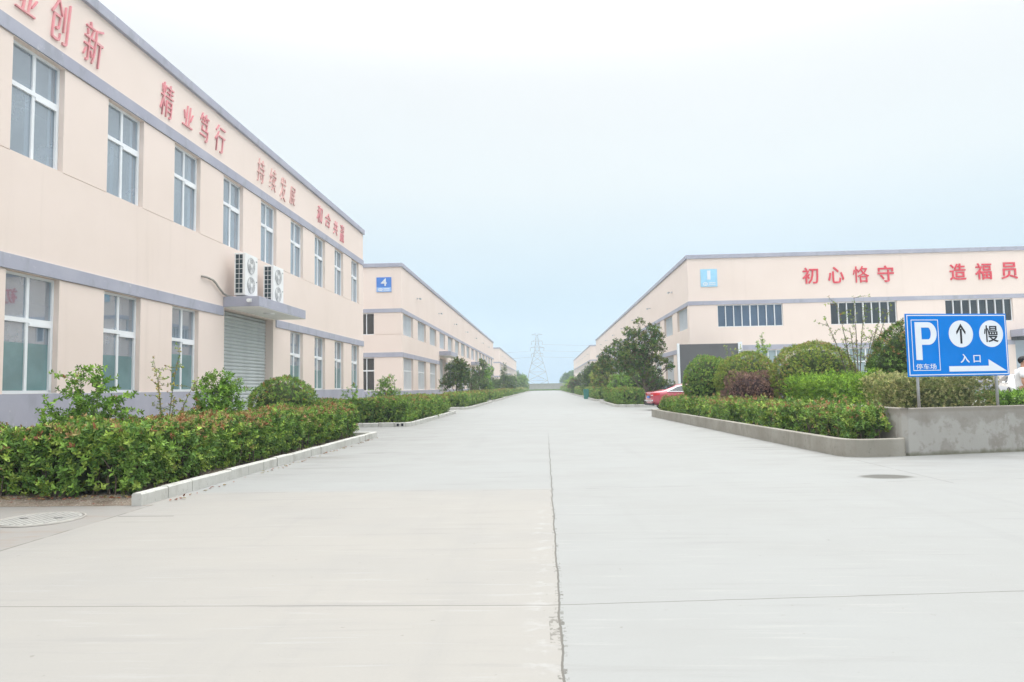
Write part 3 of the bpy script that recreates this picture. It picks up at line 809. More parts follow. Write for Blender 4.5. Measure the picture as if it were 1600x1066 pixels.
def shoots(P, D, slen, leaf, k, pal, red=None, redcol=((.46, .27, .13), (.44, .30, .13), (.42, .17, .09), (.38, .32, .13)), jit=.35, aspect=.40, rng=RNG, spread=(35, 85), core_col=None):
    """arrays for leaves whorled along little shoots. red: chance per shoot of fresh tip colour"""
    n = len(P); D = unit(D); pal = np.array(pal)*FOL
    ref = unit(rng.normal(size=(n, 3))); A = unit(np.cross(D, ref)); B = np.cross(D, A)
    sc = pal[rng.integers(0, len(pal), n)]*rng.uniform(.6, 1.35, (n, 1))
    isred = rng.random(n) < (red if red is not None else 0)
    rc = np.array(redcol)[rng.integers(0, len(redcol), n)]
    outs = [[] for _ in range(6)]; ph = rng.uniform(0, 6.28, n)
    for j in range(k):
        f = (j+.5)/k; t = ph+j*2.4+rng.normal(0, .3, n)
        a = np.radians(spread[1]+(spread[0]-spread[1])*f)+rng.normal(0, .22, n)
        rad = A*np.cos(t)[:, None]+B*np.sin(t)[:, None]
        d = unit(D*np.cos(a)[:, None]+rad*np.sin(a)[:, None]+np.array([0, 0, .12]))
        p = P+D*(slen*f)[:, None] if hasattr(slen, '__len__') else P+D*slen*f
        nn = unit(D+rng.normal(0, .35, (n, 3)))
        l = leaf*rng.uniform(.7, 1.25, n)*(1.05-.35*f)
        c = sc*rng.uniform(1-jit, 1+jit, (n, 1))
        if red is not None:
            m_ = (isred & (f > .38))[:, None]; c = np.where(m_, rc*rng.uniform(.7, 1.3, (n, 1)), c)
        for o, v in zip(outs, (p, d, nn, l, l*aspect*rng.uniform(.85, 1.15, n), c)): o.append(v)
    return [np.concatenate(o) for o in outs]
def lump(p, s=1.0, a=.07):
    x, y, z = p[:, 0]/s, p[:, 1]/s, p[:, 2]/s
    return a*(np.sin(5.1*x+1.7*y+.3)+np.sin(4.3*y-2.2*z+1.1)+.8*np.sin(6.7*z+3.1*x+2)+.7*np.sin(9.1*y+5.3*x)+.5*np.sin(13*x-11*y+4*z))/2.2

def hedge(label, blocks, dens, leaf, k=9, red=(.55, .10), pal=GREEN['base'], amp=.08, cat='hedge', group=None, core=M_core, name='hedge', jit=.35, stems=True, rc=None, aspect=.40, z_red=.6):
    x0, y0, z0 = min(b[0] for b in blocks), min(b[2] for b in blocks), min(b[4] for b in blocks)
    org = np.array([(blocks[0][0]+blocks[0][1])/2, (blocks[0][2]+blocks[0][3])/2, z0])
    root = thing(name, label, cat, tuple(org), 0, group)
    Ps, Ds, Rd = [], [], []
    cm = MB(); sm = MB()
    for bi, (xa, xb, ya, yb, za, zb) in enumerate(blocks):
        dims = (xb-xa, yb-ya, zb-za)
        faces = [('z', 1), ('x', -1), ('x', 1), ('y', -1), ('y', 1)]
        for ax, sg in faces:
            if ax == 'z': A = dims[0]*dims[1]
            elif ax == 'x': A = dims[1]*dims[2]
            else: A = dims[0]*dims[2]
            n = int(A*dens*1.3)
            if n < 1: continue
            u, v = RNG.random(n), RNG.random(n)
            if ax == 'z': p = np.stack([xa+u*dims[0], ya+v*dims[1], np.full(n, zb)], 1); nn = np.array([0, 0, 1.])
            elif ax == 'x': p = np.stack([np.full(n, xb if sg > 0 else xa), ya+u*dims[1], za+.02+v*(dims[2]-.02)], 1); nn = np.array([sg, 0, 0.])
            else: p = np.stack([xa+u*dims[0], np.full(n, yb if sg > 0 else ya), za+.02+v*(dims[2]-.02)], 1); nn = np.array([0, sg, 0.])
            # round off the top edges
            ins = np.clip((p[:, 2]-(zb-.22))/.22, 0, 1) if ax != 'z' else np.zeros(n)
            off = lump(p, 1, amp)+RNG.normal(0, amp*.35, n)-.09*ins**2
            if ax == 'z':
                ed = np.minimum.reduce([p[:, 0]-xa, xb-p[:, 0], p[:, 1]-ya, yb-p[:, 1]]); off -= .10*np.clip(1-ed/.22, 0, 1)**2
            else: off -= .07*np.clip(1-(p[:, 2]-za)/.30, 0, 1)
            off = off-np.where(RNG.random(n) < .35, RNG.random(n)*.26, 0)
            p = p+nn*(off-.10)[:, None]
            keep = np.ones(n, bool)
            for bj, o in enumerate(blocks):
                if bj != bi: keep &= ~((p[:, 0] > o[0]+.05) & (p[:, 0] < o[1]-.05) & (p[:, 1] > o[2]+.05) & (p[:, 1] < o[3]-.05) & (p[:, 2] < o[5]-.15))
            p = p[keep]; n = len(p)
            d = nn*.75+np.array([0, 0, .65 if ax != 'z' else .3])+RNG.normal(0, .38, (n, 3))
            Ps.append(p); Ds.append(d)
            hgt = np.clip((p[:, 2]-za)/(zb-za), 0, 1); cl_ = .5+lump(p*.6, 1, 1.0)*.5
            Rd.append((red[1]+(red[0]-red[1])*np.clip((hgt-z_red)/(1-z_red), 0, 1)**1.5)*np.clip(cl_*1.1, .25, 1.3))
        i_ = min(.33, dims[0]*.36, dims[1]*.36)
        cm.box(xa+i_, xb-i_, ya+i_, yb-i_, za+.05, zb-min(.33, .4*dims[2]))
        if stems:
            for _ in range(int(min(260, (dims[0]*2+dims[1]*2)*7))):
                if rnd.random() < dims[1]/(dims[0]+dims[1]): xx, yy = rnd.choice([xa+.18, xb-.18])+rnd.uniform(-.1, .1), rnd.uniform(ya+.1, yb-.1)
                else: xx, yy = rnd.uniform(xa+.1, xb-.1), rnd.choice([ya+.18, yb-.18])+rnd.uniform(-.1, .1)
                sm.tube([(xx, yy, za-.05), (xx+rnd.uniform(-.06, .06), yy+rnd.uniform(-.06, .06), za+.22), (xx+rnd.uniform(-.14, .14), yy+rnd.uniform(-.14, .14), za+.5)], [.011, .009, .005], 5)
    P, D, rd = np.concatenate(Ps), np.concatenate(Ds), np.concatenate(Rd)
    arr = shoots(P, D, leaf*1.3, leaf, k, pal, rd, jit=jit, aspect=aspect, **({'redcol': rc} if rc else {}))
    arr[0] = arr[0]-org
    link('foliage', leaves('foliage', *arr), root, tuple(org))
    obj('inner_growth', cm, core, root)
    if stems: obj('woody_stem', sm, M_bark, root)['kind'] = 'stuff'
    return root

def dome(label, c, r, dens, leaf, k=8, red=.25, pal=GREEN['base'], name='shrub', cat='shrub', lows=-.55, amp=.05, core=M_core, group=None, up=.5, jit=.35, rc=None, aspect=.42, trunk=True, redtop=True):
    """clipped or loose rounded shrub: c centre of the ellipsoid, r radii"""
    c, r = np.array(c, float), np.array(r, float)
    base = (c[0], c[1], max(.05, c[2]-r[2]))
    root = thing(name, label, cat, base, 0, group)
    A = 4*math.pi*((r[0]*r[1])**1.6/3+(r[0]*r[2])**1.6/3+(r[1]*r[2])**1.6/3)**(1/1.6)
    n = int(A*dens); d = unit(RNG.normal(size=(n, 3))); d = d[d[:, 2] > lows]; n = len(d)
    p = d*r; rr = 1+lump(p+c, .8, amp)/np.mean(r)*1.6+RNG.normal(0, .02, n)
    p = c+p*rr[:, None]-d*leaf*1.0
    nd = unit(d/r)+RNG.normal(0, .35, (n, 3))+np.array([0, 0, up*.6])
    rd = red*np.clip((.45+.75*d[:, 2]) if redtop else np.ones(n), .1, 1.2)*np.clip(.55+lump(p*.7, 1, 1.)*.6, .2, 1.4)
    arr = shoots(p, nd, leaf*1.3, leaf, k, pal, rd, jit=jit, aspect=aspect, **({'redcol': rc} if rc else {}))
    arr[0] = arr[0]-np.array(base)
    link('foliage', leaves('foliage', *arr), root, base)
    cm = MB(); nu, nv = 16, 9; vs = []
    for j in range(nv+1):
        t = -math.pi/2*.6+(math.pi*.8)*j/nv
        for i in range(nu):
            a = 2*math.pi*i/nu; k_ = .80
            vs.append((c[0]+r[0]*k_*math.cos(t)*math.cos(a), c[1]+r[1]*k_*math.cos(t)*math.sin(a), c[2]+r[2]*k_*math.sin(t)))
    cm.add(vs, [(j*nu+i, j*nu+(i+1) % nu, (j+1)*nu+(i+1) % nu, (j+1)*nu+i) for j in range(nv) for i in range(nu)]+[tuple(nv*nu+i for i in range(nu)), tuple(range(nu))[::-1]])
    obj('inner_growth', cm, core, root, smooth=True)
    if trunk:
        t = MB()
        for _ in range(5):
            a = rnd.uniform(0, 6.28); t.tube([(base[0]+.1*math.cos(a), base[1]+.1*math.sin(a), 0), (c[0]+r[0]*.4*math.cos(a), c[1]+r[1]*.4*math.sin(a), c[2]-r[2]*.3)], [.03, .02], 6)
        obj('woody_stem', t, M_bark, root)
    return root

def tree(label, base, clumps, trunk_r, leaf, dens, k=7, red=.0, pal=GREEN['base'], name='tree', group=None, rc=None, fork=.35, aspect=.42, fill=.45, cat='tree'):
    """tapered trunk + limbs to every clump; clumps (x, y, z, r) are relative to the base"""
    root = thing(name, label, cat, base, 0, group)
    B = Vector(base); t = MB()
    zmax = max(q[2] for q in clumps); zmin = min(q[2]-q[3] for q in clumps)
    cx = sum(q[0] for q in clumps)/len(clumps); cyy = sum(q[1] for q in clumps)/len(clumps)
    tp = []
    for i in range(9):
        f = i/8; tp.append(B+Vector((cx*f**2+.03*math.sin(5*f+base[1])*zmax*.3, cyy*f**2+.03*math.cos(4*f+base[0])*zmax*.3, zmax*.93*f-.05)))
    t.tube(tp, [trunk_r*(1.25 if i == 0 else 1)*(1-.82*i/8) for i in range(9)], 8)
    for (x, y, z, r) in clumps:
        f = max(.15, min(.85, (z-r*.8)/zmax*.72)); i = int(f*8); a = tp[i]; e = B+Vector((x, y, z))
        mid = a.lerp(e, .5)+Vector((0, 0, -.08*(e-a).length))
        rr = trunk_r*(1-.82*i/8)*.55
        t.tube([a, mid, e], [rr, rr*.6, rr*.22], 6)
        for _ in range(5):
            dv = Vector((rnd.gauss(0, 1), rnd.gauss(0, 1), rnd.gauss(.3, .8))).normalized()*r*.75
            t.tube([mid.lerp(e, .6), e+dv], [rr*.3, rr*.1], 4)
    obj('trunk', t, M_bark, root, smooth=True)
    Ps, Ds = [], []
    for (x, y, z, r) in clumps:
        r = r*(.64 if pal is MAG else .86); n = int(4*math.pi*r*r*dens); d = unit(RNG.normal(size=(n, 3)))
        rad = np.where(RNG.random(n) < fill, RNG.random(n)**.5, 1.0)*r*(1+lump(d*r+np.array([x, y, z])*3, .5, .16)/.5)
        Ps.append(np.array([x, y, z])+d*rad[:, None]*np.array([1, 1, .85])); Ds.append(d+np.array([0, 0, .5])+RNG.normal(0, .35, (n, 3)))
    P, D = np.concatenate(Ps), np.concatenate(Ds)
    rd = np.full(len(P), red)
    arr = shoots(P, D, leaf*1.2, leaf, k, pal, rd, aspect=aspect, **({'redcol': rc} if rc else {}))
    link('crown', leaves('crown', *arr), root, base)
    return root

def wispy(label, base, stems, leaf, pal, red=.1, every=.10, k=5, r=.012, name='shrub', cat='shrub', rc=None, aspect=.45, twigs=4, tl=.25, from_=.15, bark=None, group=None):
    """open shrub: stems = list of tip offsets (x, y, z) from the base"""
    root = thing(name, label, cat, base, 0, group); t = MB(); Ps, Ds = [], []
    def run(a, c, e, r0, f0_):
        L = (e-a).length; n = max(3, int(L/every)); pts = []
        for i in range(n+1):
            f = i/n; p = a*(1-f)**2+c*2*f*(1-f)+e*f*f; pts.append(p)
            if f > f0_:
                d = (e-c).normalized()
                Ps.append(tuple(p)); Ds.append((d.x+rnd.gauss(0, .6), d.y+rnd.gauss(0, .6), d.z*.6+rnd.gauss(.2, .45)))
        t.tube(pts, [r0*(1-.75*i/n) for i in range(n+1)], 5)
        return pts
    for (x, y, z) in stems:
        e = Vector((x, y, z)); c = Vector((x*.35+rnd.uniform(-.06, .06), y*.35+rnd.uniform(-.06, .06), z*.62))
        pts = run(Vector((x*.08, y*.08, -.05)), c, e, r, from_)
        for _ in range(twigs):
            i = rnd.randint(int(len(pts)*.3), len(pts)-1); a = pts[i]; dv = Vector((rnd.gauss(0, 1), rnd.gauss(0, 1), abs(rnd.gauss(.5, .5)))).normalized()*tl*rnd.uniform(.5, 1.2)
            run(a, a+dv*.5+Vector((0, 0, .02)), a+dv, r*.4, .1)
    obj('woody_stem', t, bark or M_twig, root, base) if False else local('woody_stem', t, bark or M_twig, root)
    P, D = np.array(Ps), np.array(Ds)
    P = P+RNG.normal(0, .012, P.shape)
    arr = shoots(P, D, leaf*.9, leaf, k, pal, np.full(len(P), red), aspect=aspect, **({'redcol': rc} if rc else {}))
    link('foliage', leaves('foliage', *arr), root, base)
    return root

PH = [(.056, .118, .033), (.080, .152, .040), (.040, .090, .030), (.118, .185, .050)]       # photinia
LIME = [(.075, .155, .024), (.10, .185, .03), (.055, .12, .022), (.12, .205, .036)]
VAR = [(.15, .175, .10), (.185, .205, .13), (.11, .15, .075), (.21, .225, .15), (.09, .13, .06)]
DK = [(.016, .038, .014), (.024, .052, .016), (.032, .062, .018), (.045, .080, .020)]
MAG = [(.014, .040, .012), (.022, .056, .015), (.034, .078, .019), (.06, .092, .024)]
OLV = [(.10, .148, .036), (.08, .132, .034), (.13, .172, .044), (.062, .112, .030)]
PUR = [(.082, .050, .060), (.10, .064, .075), (.06, .036, .046), (.12, .085, .092)]
MID = [(.055, .125, .028), (.08, .16, .035), (.045, .105, .026), (.10, .19, .04)]
FAR = [(.030, .075, .035), (.040, .090, .040), (.025, .062, .030)]

# --- hedges, left
hedge('large red tipped hedge in the foreground beside the near left kerb', [(-6.95, -5.42, 8.72, 19.55, .08, .95), (-9.85, -6.95, 8.74, 10.25, .08, .88)], 200, .076, 9, (.85, .05), PH, .085, aspect=.44)
hedge('square cut hedge behind the kerb corner at the front of the number 4 hall', [(-7.3, -5.25, 25.85, 37.4, .08, 1.0), (-9.85, -7.3, 25.85, 27.6, .08, .97)], 150, .085, 9, (.75, .06), PH, .08, stems=False, rc=((.36, .27, .09), (.44, .24, .11), (.34, .30, .10)))
far_l = ['third hedge along the left kerb, in front of the number 4 hall', 'fourth hedge along the left kerb, beneath the dark trees', 'fifth hedge along the left kerb, small with distance', 'sixth hedge along the left kerb, small with distance', 'seventh hedge along the left kerb, beside the last hall', 'last tiny hedge on the left before the boundary wall']
for (a, b), lab in zip(LB[1:], far_l):
    s_ = max(1, a/40)
    hedge(lab, [(-6.9, -5.3, a+.6, b-.5, .08, .98)], 85/s_**1.2, .11*s_**.6, 7, (.75, .08), PH, .09, stems=False, rc=((.36, .27, .09), (.44, .24, .11), (.34, .30, .10)))
# --- hedges, right
hedge('waist high red tipped hedge inside the low concrete planter', [(5.05, 6.0, 25.0, 29.9, .2, .84), (5.3, 6.3, 20.4, 25.02, .2, .83), (5.52, 6.5, 16.6, 20.42, .2, .82), (5.78, 6.55, 13.55, 16.62, .2, .84)], 165, .075, 8, (.85, .06), PH, .13)
far_r = ['clipped hedge with reddish top near the trunk of the big magnolia', 'hedge on the right kerb with the teal bin beside it', 'third hedge along the right kerb, small with distance', 'fourth hedge along the right kerb, small with distance', 'fifth hedge along the right kerb, beside the last hall', 'last tiny hedge on the right before the boundary wall']
for i, ((a, b), lab) in enumerate(zip(RB, far_r)):
    s_ = max(1, a/40)
    hedge(lab, [(4.75, 6.3 if i == 0 else 6.6, a+.5, b-.6, .08, 1.12)], 100/s_**1.2, .10*s_**.6, 7, (.75, .08), PH, .09, stems=False, rc=((.36, .27, .09), (.44, .24, .11), (.34, .30, .10)))
hedge('pale variegated hedge growing behind the blue parking sign', [(7.0, 9.0, 14.1, 15.5, .72, 1.53)], 400, .036, 9, (.0, .0), VAR, .10, core=M_core_var, name='hedge', jit=.35, stems=False, aspect=.5)
hedge('bright lime green bushy hedge between the purple shrub and the pale variegated hedge', [(6.85, 8.9, 18.0, 19.8, .45, 1.52)], 200, .062, 9, (.0, .0), LIME, .15, core=M_core_lime, stems=False, jit=.3, aspect=.34)
hedge('low green hedge right of the sign in front of the man in white', [(9.1, 13.0, 14.45, 15.2, .72, 1.12)], 260, .055, 8, (.05, .0), MID, .06, stems=False)
dome('feathery purple leaved shrub behind the planter hedge', (6.82, 22.8, 1.0), (.98, .85, .78), 330, .048, 9, .25, PUR, lows=-.9, amp=.09, core=M_core_purple, rc=((.34, .20, .18), (.30, .22, .15)))
# --- domes, right
dome('round clipped green shrub nearest the red car', (6.35, 27.0, 1.45), (.98, .98, 1.02), 250, .056, 8, .12, PH, amp=.03, lows=-.8)
dome('round clipped shrub with yellowish top between the dark screen and the purple shrub', (7.35, 25.3, 1.45), (1.12, 1.1, 1.06), 250, .056, 8, .40, OLV, amp=.03, lows=-.8, rc=((.40, .31, .11), (.40, .33, .12), (.44, .24, .12)))
dome('broad dome shaped shrub with red tips in the middle of the planter', (8.45, 22.0, 1.45), (1.30, 1.2, 1.20), 260, .054, 8, .55, OLV, amp=.03, lows=-.8, rc=((.42, .33, .13), (.46, .25, .13), (.38, .34, .13)))
dome('tall rounded shrub with red tips just left of the blue sign', (10.05, 19.0, 1.75), (1.18, 1.1, 1.22), 220, .064, 8, .60, DK+PH[:2], amp=.04, lows=-.8)
# --- left planting
wispy('open leafy shrub standing left of the thin spindly one before the lower windows', (-7.45, 10.7, .1), [(-.75, .1, .95), (-.55, -.1, 1.25), (-.3, .2, 1.55), (-.05, 0, 1.72), (.15, .2, 1.66), (.4, -.1, 1.5), (.62, .1, 1.25), (.72, -.1, .98), (-.4, .25, 1.0), (.3, .25, 1.15), (-.62, 0, .7), (.05, -.2, 1.2)], .070, MID, .04, .06, 7, twigs=10, tl=.30, from_=.28)
wispy('thin spindly shrub with sparse yellowish leaves beside the plinth', (-7.15, 12.6, .1), [(-.32, .1, 1.95), (.25, 0, 2.05), (.5, .2, 1.55), (-.1, -.1, 1.6), (.05, .2, 1.2)], .045, OLV+[(.20, .19, .05)], .22, .07, 6, twigs=6, tl=.24, from_=.1)
tree('bushy young evergreen shrub left of the roller shutter', (-6.75, 13.7, .1), [(0, 0, 1.05, .42), (-.25, .1, .75, .38), (.28, -.1, .8, .40), (.1, .1, 1.45, .30), (-.2, 0, 1.35, .24), (.35, .1, 1.2, .25), (0, 0, .45, .4)], .035, .075, 105, 8, .03, MID, name='shrub', cat='shrub')
dome('neatly clipped round shrub in front of the roller shutter', (-6.95, 17.9, .98), (.88, .88, .80), 260, .052, 8, .22, PH, amp=.03, lows=-.8, rc=((.32, .24, .09), (.38, .17, .08)))
wispy('low scruffy regrowth behind the front hedge under the first windows', (-7.9, 11.4, .1), [(-.7, 0, .75), (-.4, .1, .9), (0, -.1, .85), (.35, .1, .95), (.7, 0, .88), (1.0, .1, .8), (1.2, -.1, .86), (.15, .3, .8)], .06, PH, .3, .07, 6, twigs=7, tl=.3, from_=.35)
wispy('small young shrub between the first and second hedge', (-7.2, 25.2, .1), [(-.2, 0, 1.2), (0, .1, 1.5), (.18, 0, 1.3), (.05, -.1, 1.0)], .07, MID, .05, .08, 6, twigs=5, tl=.2, from_=.3)
tree('loose shrub at the corner of the number 4 hall', (-7.75, 32.8, .1), [(0, 0, 1.2, .40), (-.45, 0, .9, .42), (.4, .1, 1.0, .42), (.15, 0, 1.7, .30), (-.1, .1, 1.55, .26), (.9, .2, .7, .4), (1.3, .2, .6, .35)], .04, .085, 75, 7, .05, MID, name='shrub', cat='shrub', fill=.3)

def rclumps(n, w, z0, z1, r0_, r1_, seed, taper=.5):
    q = random.Random(seed); out_ = []
    for i in range(n):
        f = (i+.5)/n; z = z0+(z1-z0)*f; rad = w*(1-taper*abs(f-.35)*1.4)
        a = q.uniform(0, 6.28); s = rad*q.uniform(.3, 1)
        out_.append((s*math.cos(a), s*math.sin(a), z, q.uniform(r0_, r1_)*(1-.35*f)))
    return out_
# --- left row of trees
tree('rounded dark magnolia tree nearest along the left hedge', (-6.9, 53.2, .1), [(0, 0, 2.3, .75), (-.6, .2, 1.9, .62), (.65, 0, 2.0, .6), (.2, .1, 3.0, .6), (-.35, 0, 2.8, .5), (.5, .2, 2.75, .5), (.1, 0, 3.35, .35), (-.95, .1, 1.5, .4), (.3, -.3, 1.6, .5)], .10, .16, 30, 7, .25, DK, rc=((.16, .14, .03), (.12, .10, .03)))
tree('thin open tree with several bare stems after the first magnolia', (-6.95, 64, .1), rclumps(12, .9, .9, 3.1, .28, .42, 4), .07, .15, 22, 5, 0, DK, fill=.2)
tree('tall dark magnolia tree with a ragged top in the left row', (-7.0, 72, .1), rclumps(13, 1.1, 1.2, 4.1, .5, .7, 5), .10, .2, 20, 6, .2, MAG, rc=((.10, .08, .03),))
tree('bright green small tree right behind the ragged magnolia', (-7.0, 81, .1), rclumps(9, .9, 1.2, 3.4, .6, .8, 6), .09, .22, 18, 6, 0, MID)
tree('small dark bush tree under the third hall canopy on the left', (-7.2, 93, .1), rclumps(7, .8, .9, 2.3, .5, .7, 8), .08, .25, 14, 5, 0, DK)
tree('second small dark bush tree before the slim tall tree', (-7.0, 101, .1), rclumps(7, .8, .9, 2.4, .5, .7, 9), .08, .25, 14, 5, 0, DK)
tree('slim tall tree sticking out above its neighbours in the left row', (-6.6, 110, .1), rclumps(11, .8, 1.6, 5.0, .4, .6, 10, .9), .09, .25, 13, 5, .1, MAG, rc=((.10, .07, .04),), fill=.2)
for i, (y, sc_k) in enumerate(((121, 1.0), (131, 1.1), (142, 1.15))):
    tree(['dark leafy tree behind the slim tall tree on the left', 'dense dark tree in the middle of the far left row', 'dense dark tree at the far end of the left row'][i], (-6.9, y, .1), rclumps(8, 1.0, 1.0, 2.9*sc_k, .7, 1.0, 20+i), .1, .32, 10, 5, 0, DK)
tree('round light green tree where the left row ends', (-6.2, 186, .1), rclumps(9, 1.5, 1.2, 3.9, 1.1, 1.4, 31), .12, .42, 7, 5, 0, MID)
# --- right row of trees
mag = [(-.2, 0, 5.35, .30), (-.75, .1, 4.75, .45), (-.1, 0, 4.45, .50), (.75, .1, 4.95, .42), (1.05, 0, 4.35, .42), (.45, 0, 4.2, .55), (-.8, 0, 4.0, .50), (-.2, .1, 3.65, .55), (.55, -.1, 3.5, .62), (1.0, 0, 3.7, .4),
       (-1.05, .1, 3.25, .55), (-.4, -.1, 3.0, .65), (.4, 0, 2.85, .62), (1.15, 0, 2.9, .35), (1.55, 0, 2.55, .30), (1.75, .1, 2.45, .25), (-1.45, .2, 2.7, .5), (-.85, 0, 2.3, .6), (.1, 0, 2.2, .55), (.7, .1, 2.1, .42), (.3, 0, 1.55, .35), (1.0, .1, 1.35, .4), (1.3, 0, 1.15, .3)]
tree('tall dark magnolia tree with ragged crown behind the red car', (6.45, 45.2, .1), mag, .13, .18, 34, 8, .34, MAG, rc=((.17, .14, .05), (.12, .08, .04), (.15, .17, .05)), fill=.2)
tree('broad dark magnolia tree left of the ragged one on the right', (5.9, 54, .1), [(-.2, 0, 4.5, .5), (.5, 0, 4.2, .7), (-.8, 0, 3.9, .7), (.2, 0, 3.5, .9), (1.1, 0, 3.5, .8), (-1.3, .2, 3.2, .7), (-.5, -.2, 2.8, .9), (.8, 0, 2.6, .9), (-1.6, 0, 2.5, .6), (1.7, 0, 2.8, .7)], .14, .18, 26, 7, .3, MAG, rc=((.16, .12, .03), (.12, .08, .03)))
dome('lime green loose bush behind the clipped hedge on the right', (6.9, 48.5, 1.35), (1.35, 1.2, 1.25), 45, .12, 7, .0, MID+LIME[:1], amp=.22, lows=-.8)
dome('mid green bush crowding between two magnolias', (5.9, 51.5, 1.3), (1.0, 1.2, 1.1), 45, .13, 7, .0, MID, amp=.2, lows=-.8)
dome('dark bush around the foot of the tall magnolia', (7.5, 46.2, .95), (1.1, 1.0, .9), 50, .11, 7, .0, DK, amp=.16, lows=-.8)
tree('yellow green small tree farther along the right hedge', (5.7, 66, .1), rclumps(9, 1.1, 1.0, 3.5, .7, .9, 41), .1, .22, 16, 6, .15, OLV)
tree('rounded dark tree in front of the far right hall', (5.5, 84, .1), rclumps(11, 1.5, 1.0, 3.6, .8, 1.1, 42, .8), .12, .26, 13, 6, 0, DK)
tree('pinkish crape myrtle shrub in the far right bed', (5.4, 112, .1), rclumps(7, 1.1, .8, 2.4, .7, 1.0, 43), .1, .30, 11, 5, .35, DK, rc=((.24, .09, .10),))
tree('light green shrub near the end of the right hedge', (5.6, 138, .1), rclumps(7, 1.1, .8, 2.6, .8, 1.1, 44), .1, .34, 9, 5, 0, LIME)
# thin tree left of the sign, sparse tips before the screen
wispy('thin sparse young tree rising behind the domed shrubs', (9.2, 20.6, .3), [(-.85, 0, 2.9), (-.45, .1, 3.35), (0, 0, 3.55), (.35, .1, 3.3), (.8, 0, 3.1), (1.2, .2, 3.35), (-.2, -.1, 2.6), (.5, 0, 2.5)],   .062, OLV+MID[:1], .12, .115, 4, .022, name='tree', cat='tree', twigs=9, tl=.42, from_=.4, bark=M_bark)
wispy('yellowish sprigs poking up in front of the dark screen', (7.3, 26.6, .3), [(-.35, 0, 2.55), (-.1, .1, 2.35), (.25, 0, 2.5)], .07, OLV, .2, .09, 5, .014, twigs=4, tl=.25, from_=.55)
wispy('small light green climber before the lower window of the right hall', (8.9, 28.5, .3), [(-.15, 0, 2.75), (.1, .1, 3.05), (.2, 0, 2.6)], .10, LIME, 0, .09, 5, .015, twigs=5, tl=.2, from_=.6)
# weeds by the second kerb corner, grass before the boundary wall
for (x, y, r_, lab) in ((-5.3, 26.0, .38, 'bright green weed tuft at the second kerb corner'), (-5.1, 31.6, .30, 'bright green weed tuft farther along the second kerb'), (5.4, 44.35, .4, 'grassy weed tuft at the right kerb corner beneath the hedge')):
    wispy(lab, (x, y, .05), [(r_*math.cos(a), r_*math.sin(a)*.5, rnd.uniform(.2, .42)) for a in [i*.7 for i in range(9)]], .09, LIME, 0, .06, 4, .004, name='weed', cat='weed', aspect=.2, twigs=1, tl=.1, from_=.0)
n = 9000; P = np.stack([RNG.uniform(-8, 9, n), RNG.uniform(232, 239, n), np.zeros(n)], 1)
D = np.stack([RNG.normal(0, .3, n), RNG.normal(0, .3, n), np.ones(n)], 1)
arr = shoots(P, D, .2, .45, 2, MID, None, aspect=.25)
tag(link('grass', leaves('grass', *arr)), 'strip of rough green grass along the foot of the boundary wall', 'grass', kind='stuff')
n = 260; q_ = RNG.random(n)
P = np.where((np.arange(n) < 110)[:, None], np.stack([RNG.uniform(-8.5, -5.2, n), RNG.uniform(8.46, 8.75, n), np.full(n, .085)], 1), np.stack([-4.93+np.abs(RNG.normal(0, .07, n)), 8.6+q_*11, np.full(n, .012)], 1))
P[200:] = np.stack([RNG.uniform(5.5, 6.6, 60), RNG.uniform(13.2, 14.0, 60), np.full(60, .24)], 1)
D = unit(np.stack([RNG.normal(0, 1, n), RNG.normal(0, 1, n), np.abs(RNG.normal(0, .12, n))], 1))
C = np.array([(.30, .07, .04), (.26, .17, .07), (.36, .28, .12), (.20, .05, .04)])[RNG.integers(0, 4, n)]
tag(link('fallen_leaves', leaves('fallen_leaves', P, D, np.tile([0, 0, 1.], (n, 1)), RNG.uniform(.04, .075, n), RNG.uniform(.02, .032, n), C)), 'scattered dry red and tan leaves along the kerb and bed edge', 'leaves', kind='stuff')

# ------------------------------------------------------------------ far end: wall, trees, pylon
bw = thing('boundary_wall', 'long pale grey boundary wall closing off the far end of the road', 'wall', (0, 240.6, 0))
q = MB(); q.box(-40, 40, -.0, .25, 0, 2.25)
local('wall_panel', q, M_bwall, bw)
q = MB(); q.box(-40, 40, -.1, .35, 2.25, 2.45); local('wall_coping', q, M_bwall, bw)
q = MB()
for x in range(-36, 40, 6): q.box(x-.2, x+.2, -.15, -.001, 0, 2.25)
local('pilaster', q, M_bwall, bw)
for i, (x, y, h, w, s_, lab) in enumerate(((-11.5, 262, 8.2, 3.2, 50, 'hazy rounded tree beyond the wall behind the left hall'), (9.6, 262, 7.2, 2.6, 51, 'hazy round topped tree beyond the wall, left half of the right pair'), (13.0, 268, 8.8, 3.0, 52, 'hazy tall tree beyond the wall, right half of the right pair'))):
    tree(lab, (x, y, 0), rclumps(14, w, 1.6, h-1, 1.3, 1.9, s_, .55), .22, .55, 7, 5, 0, FAR)

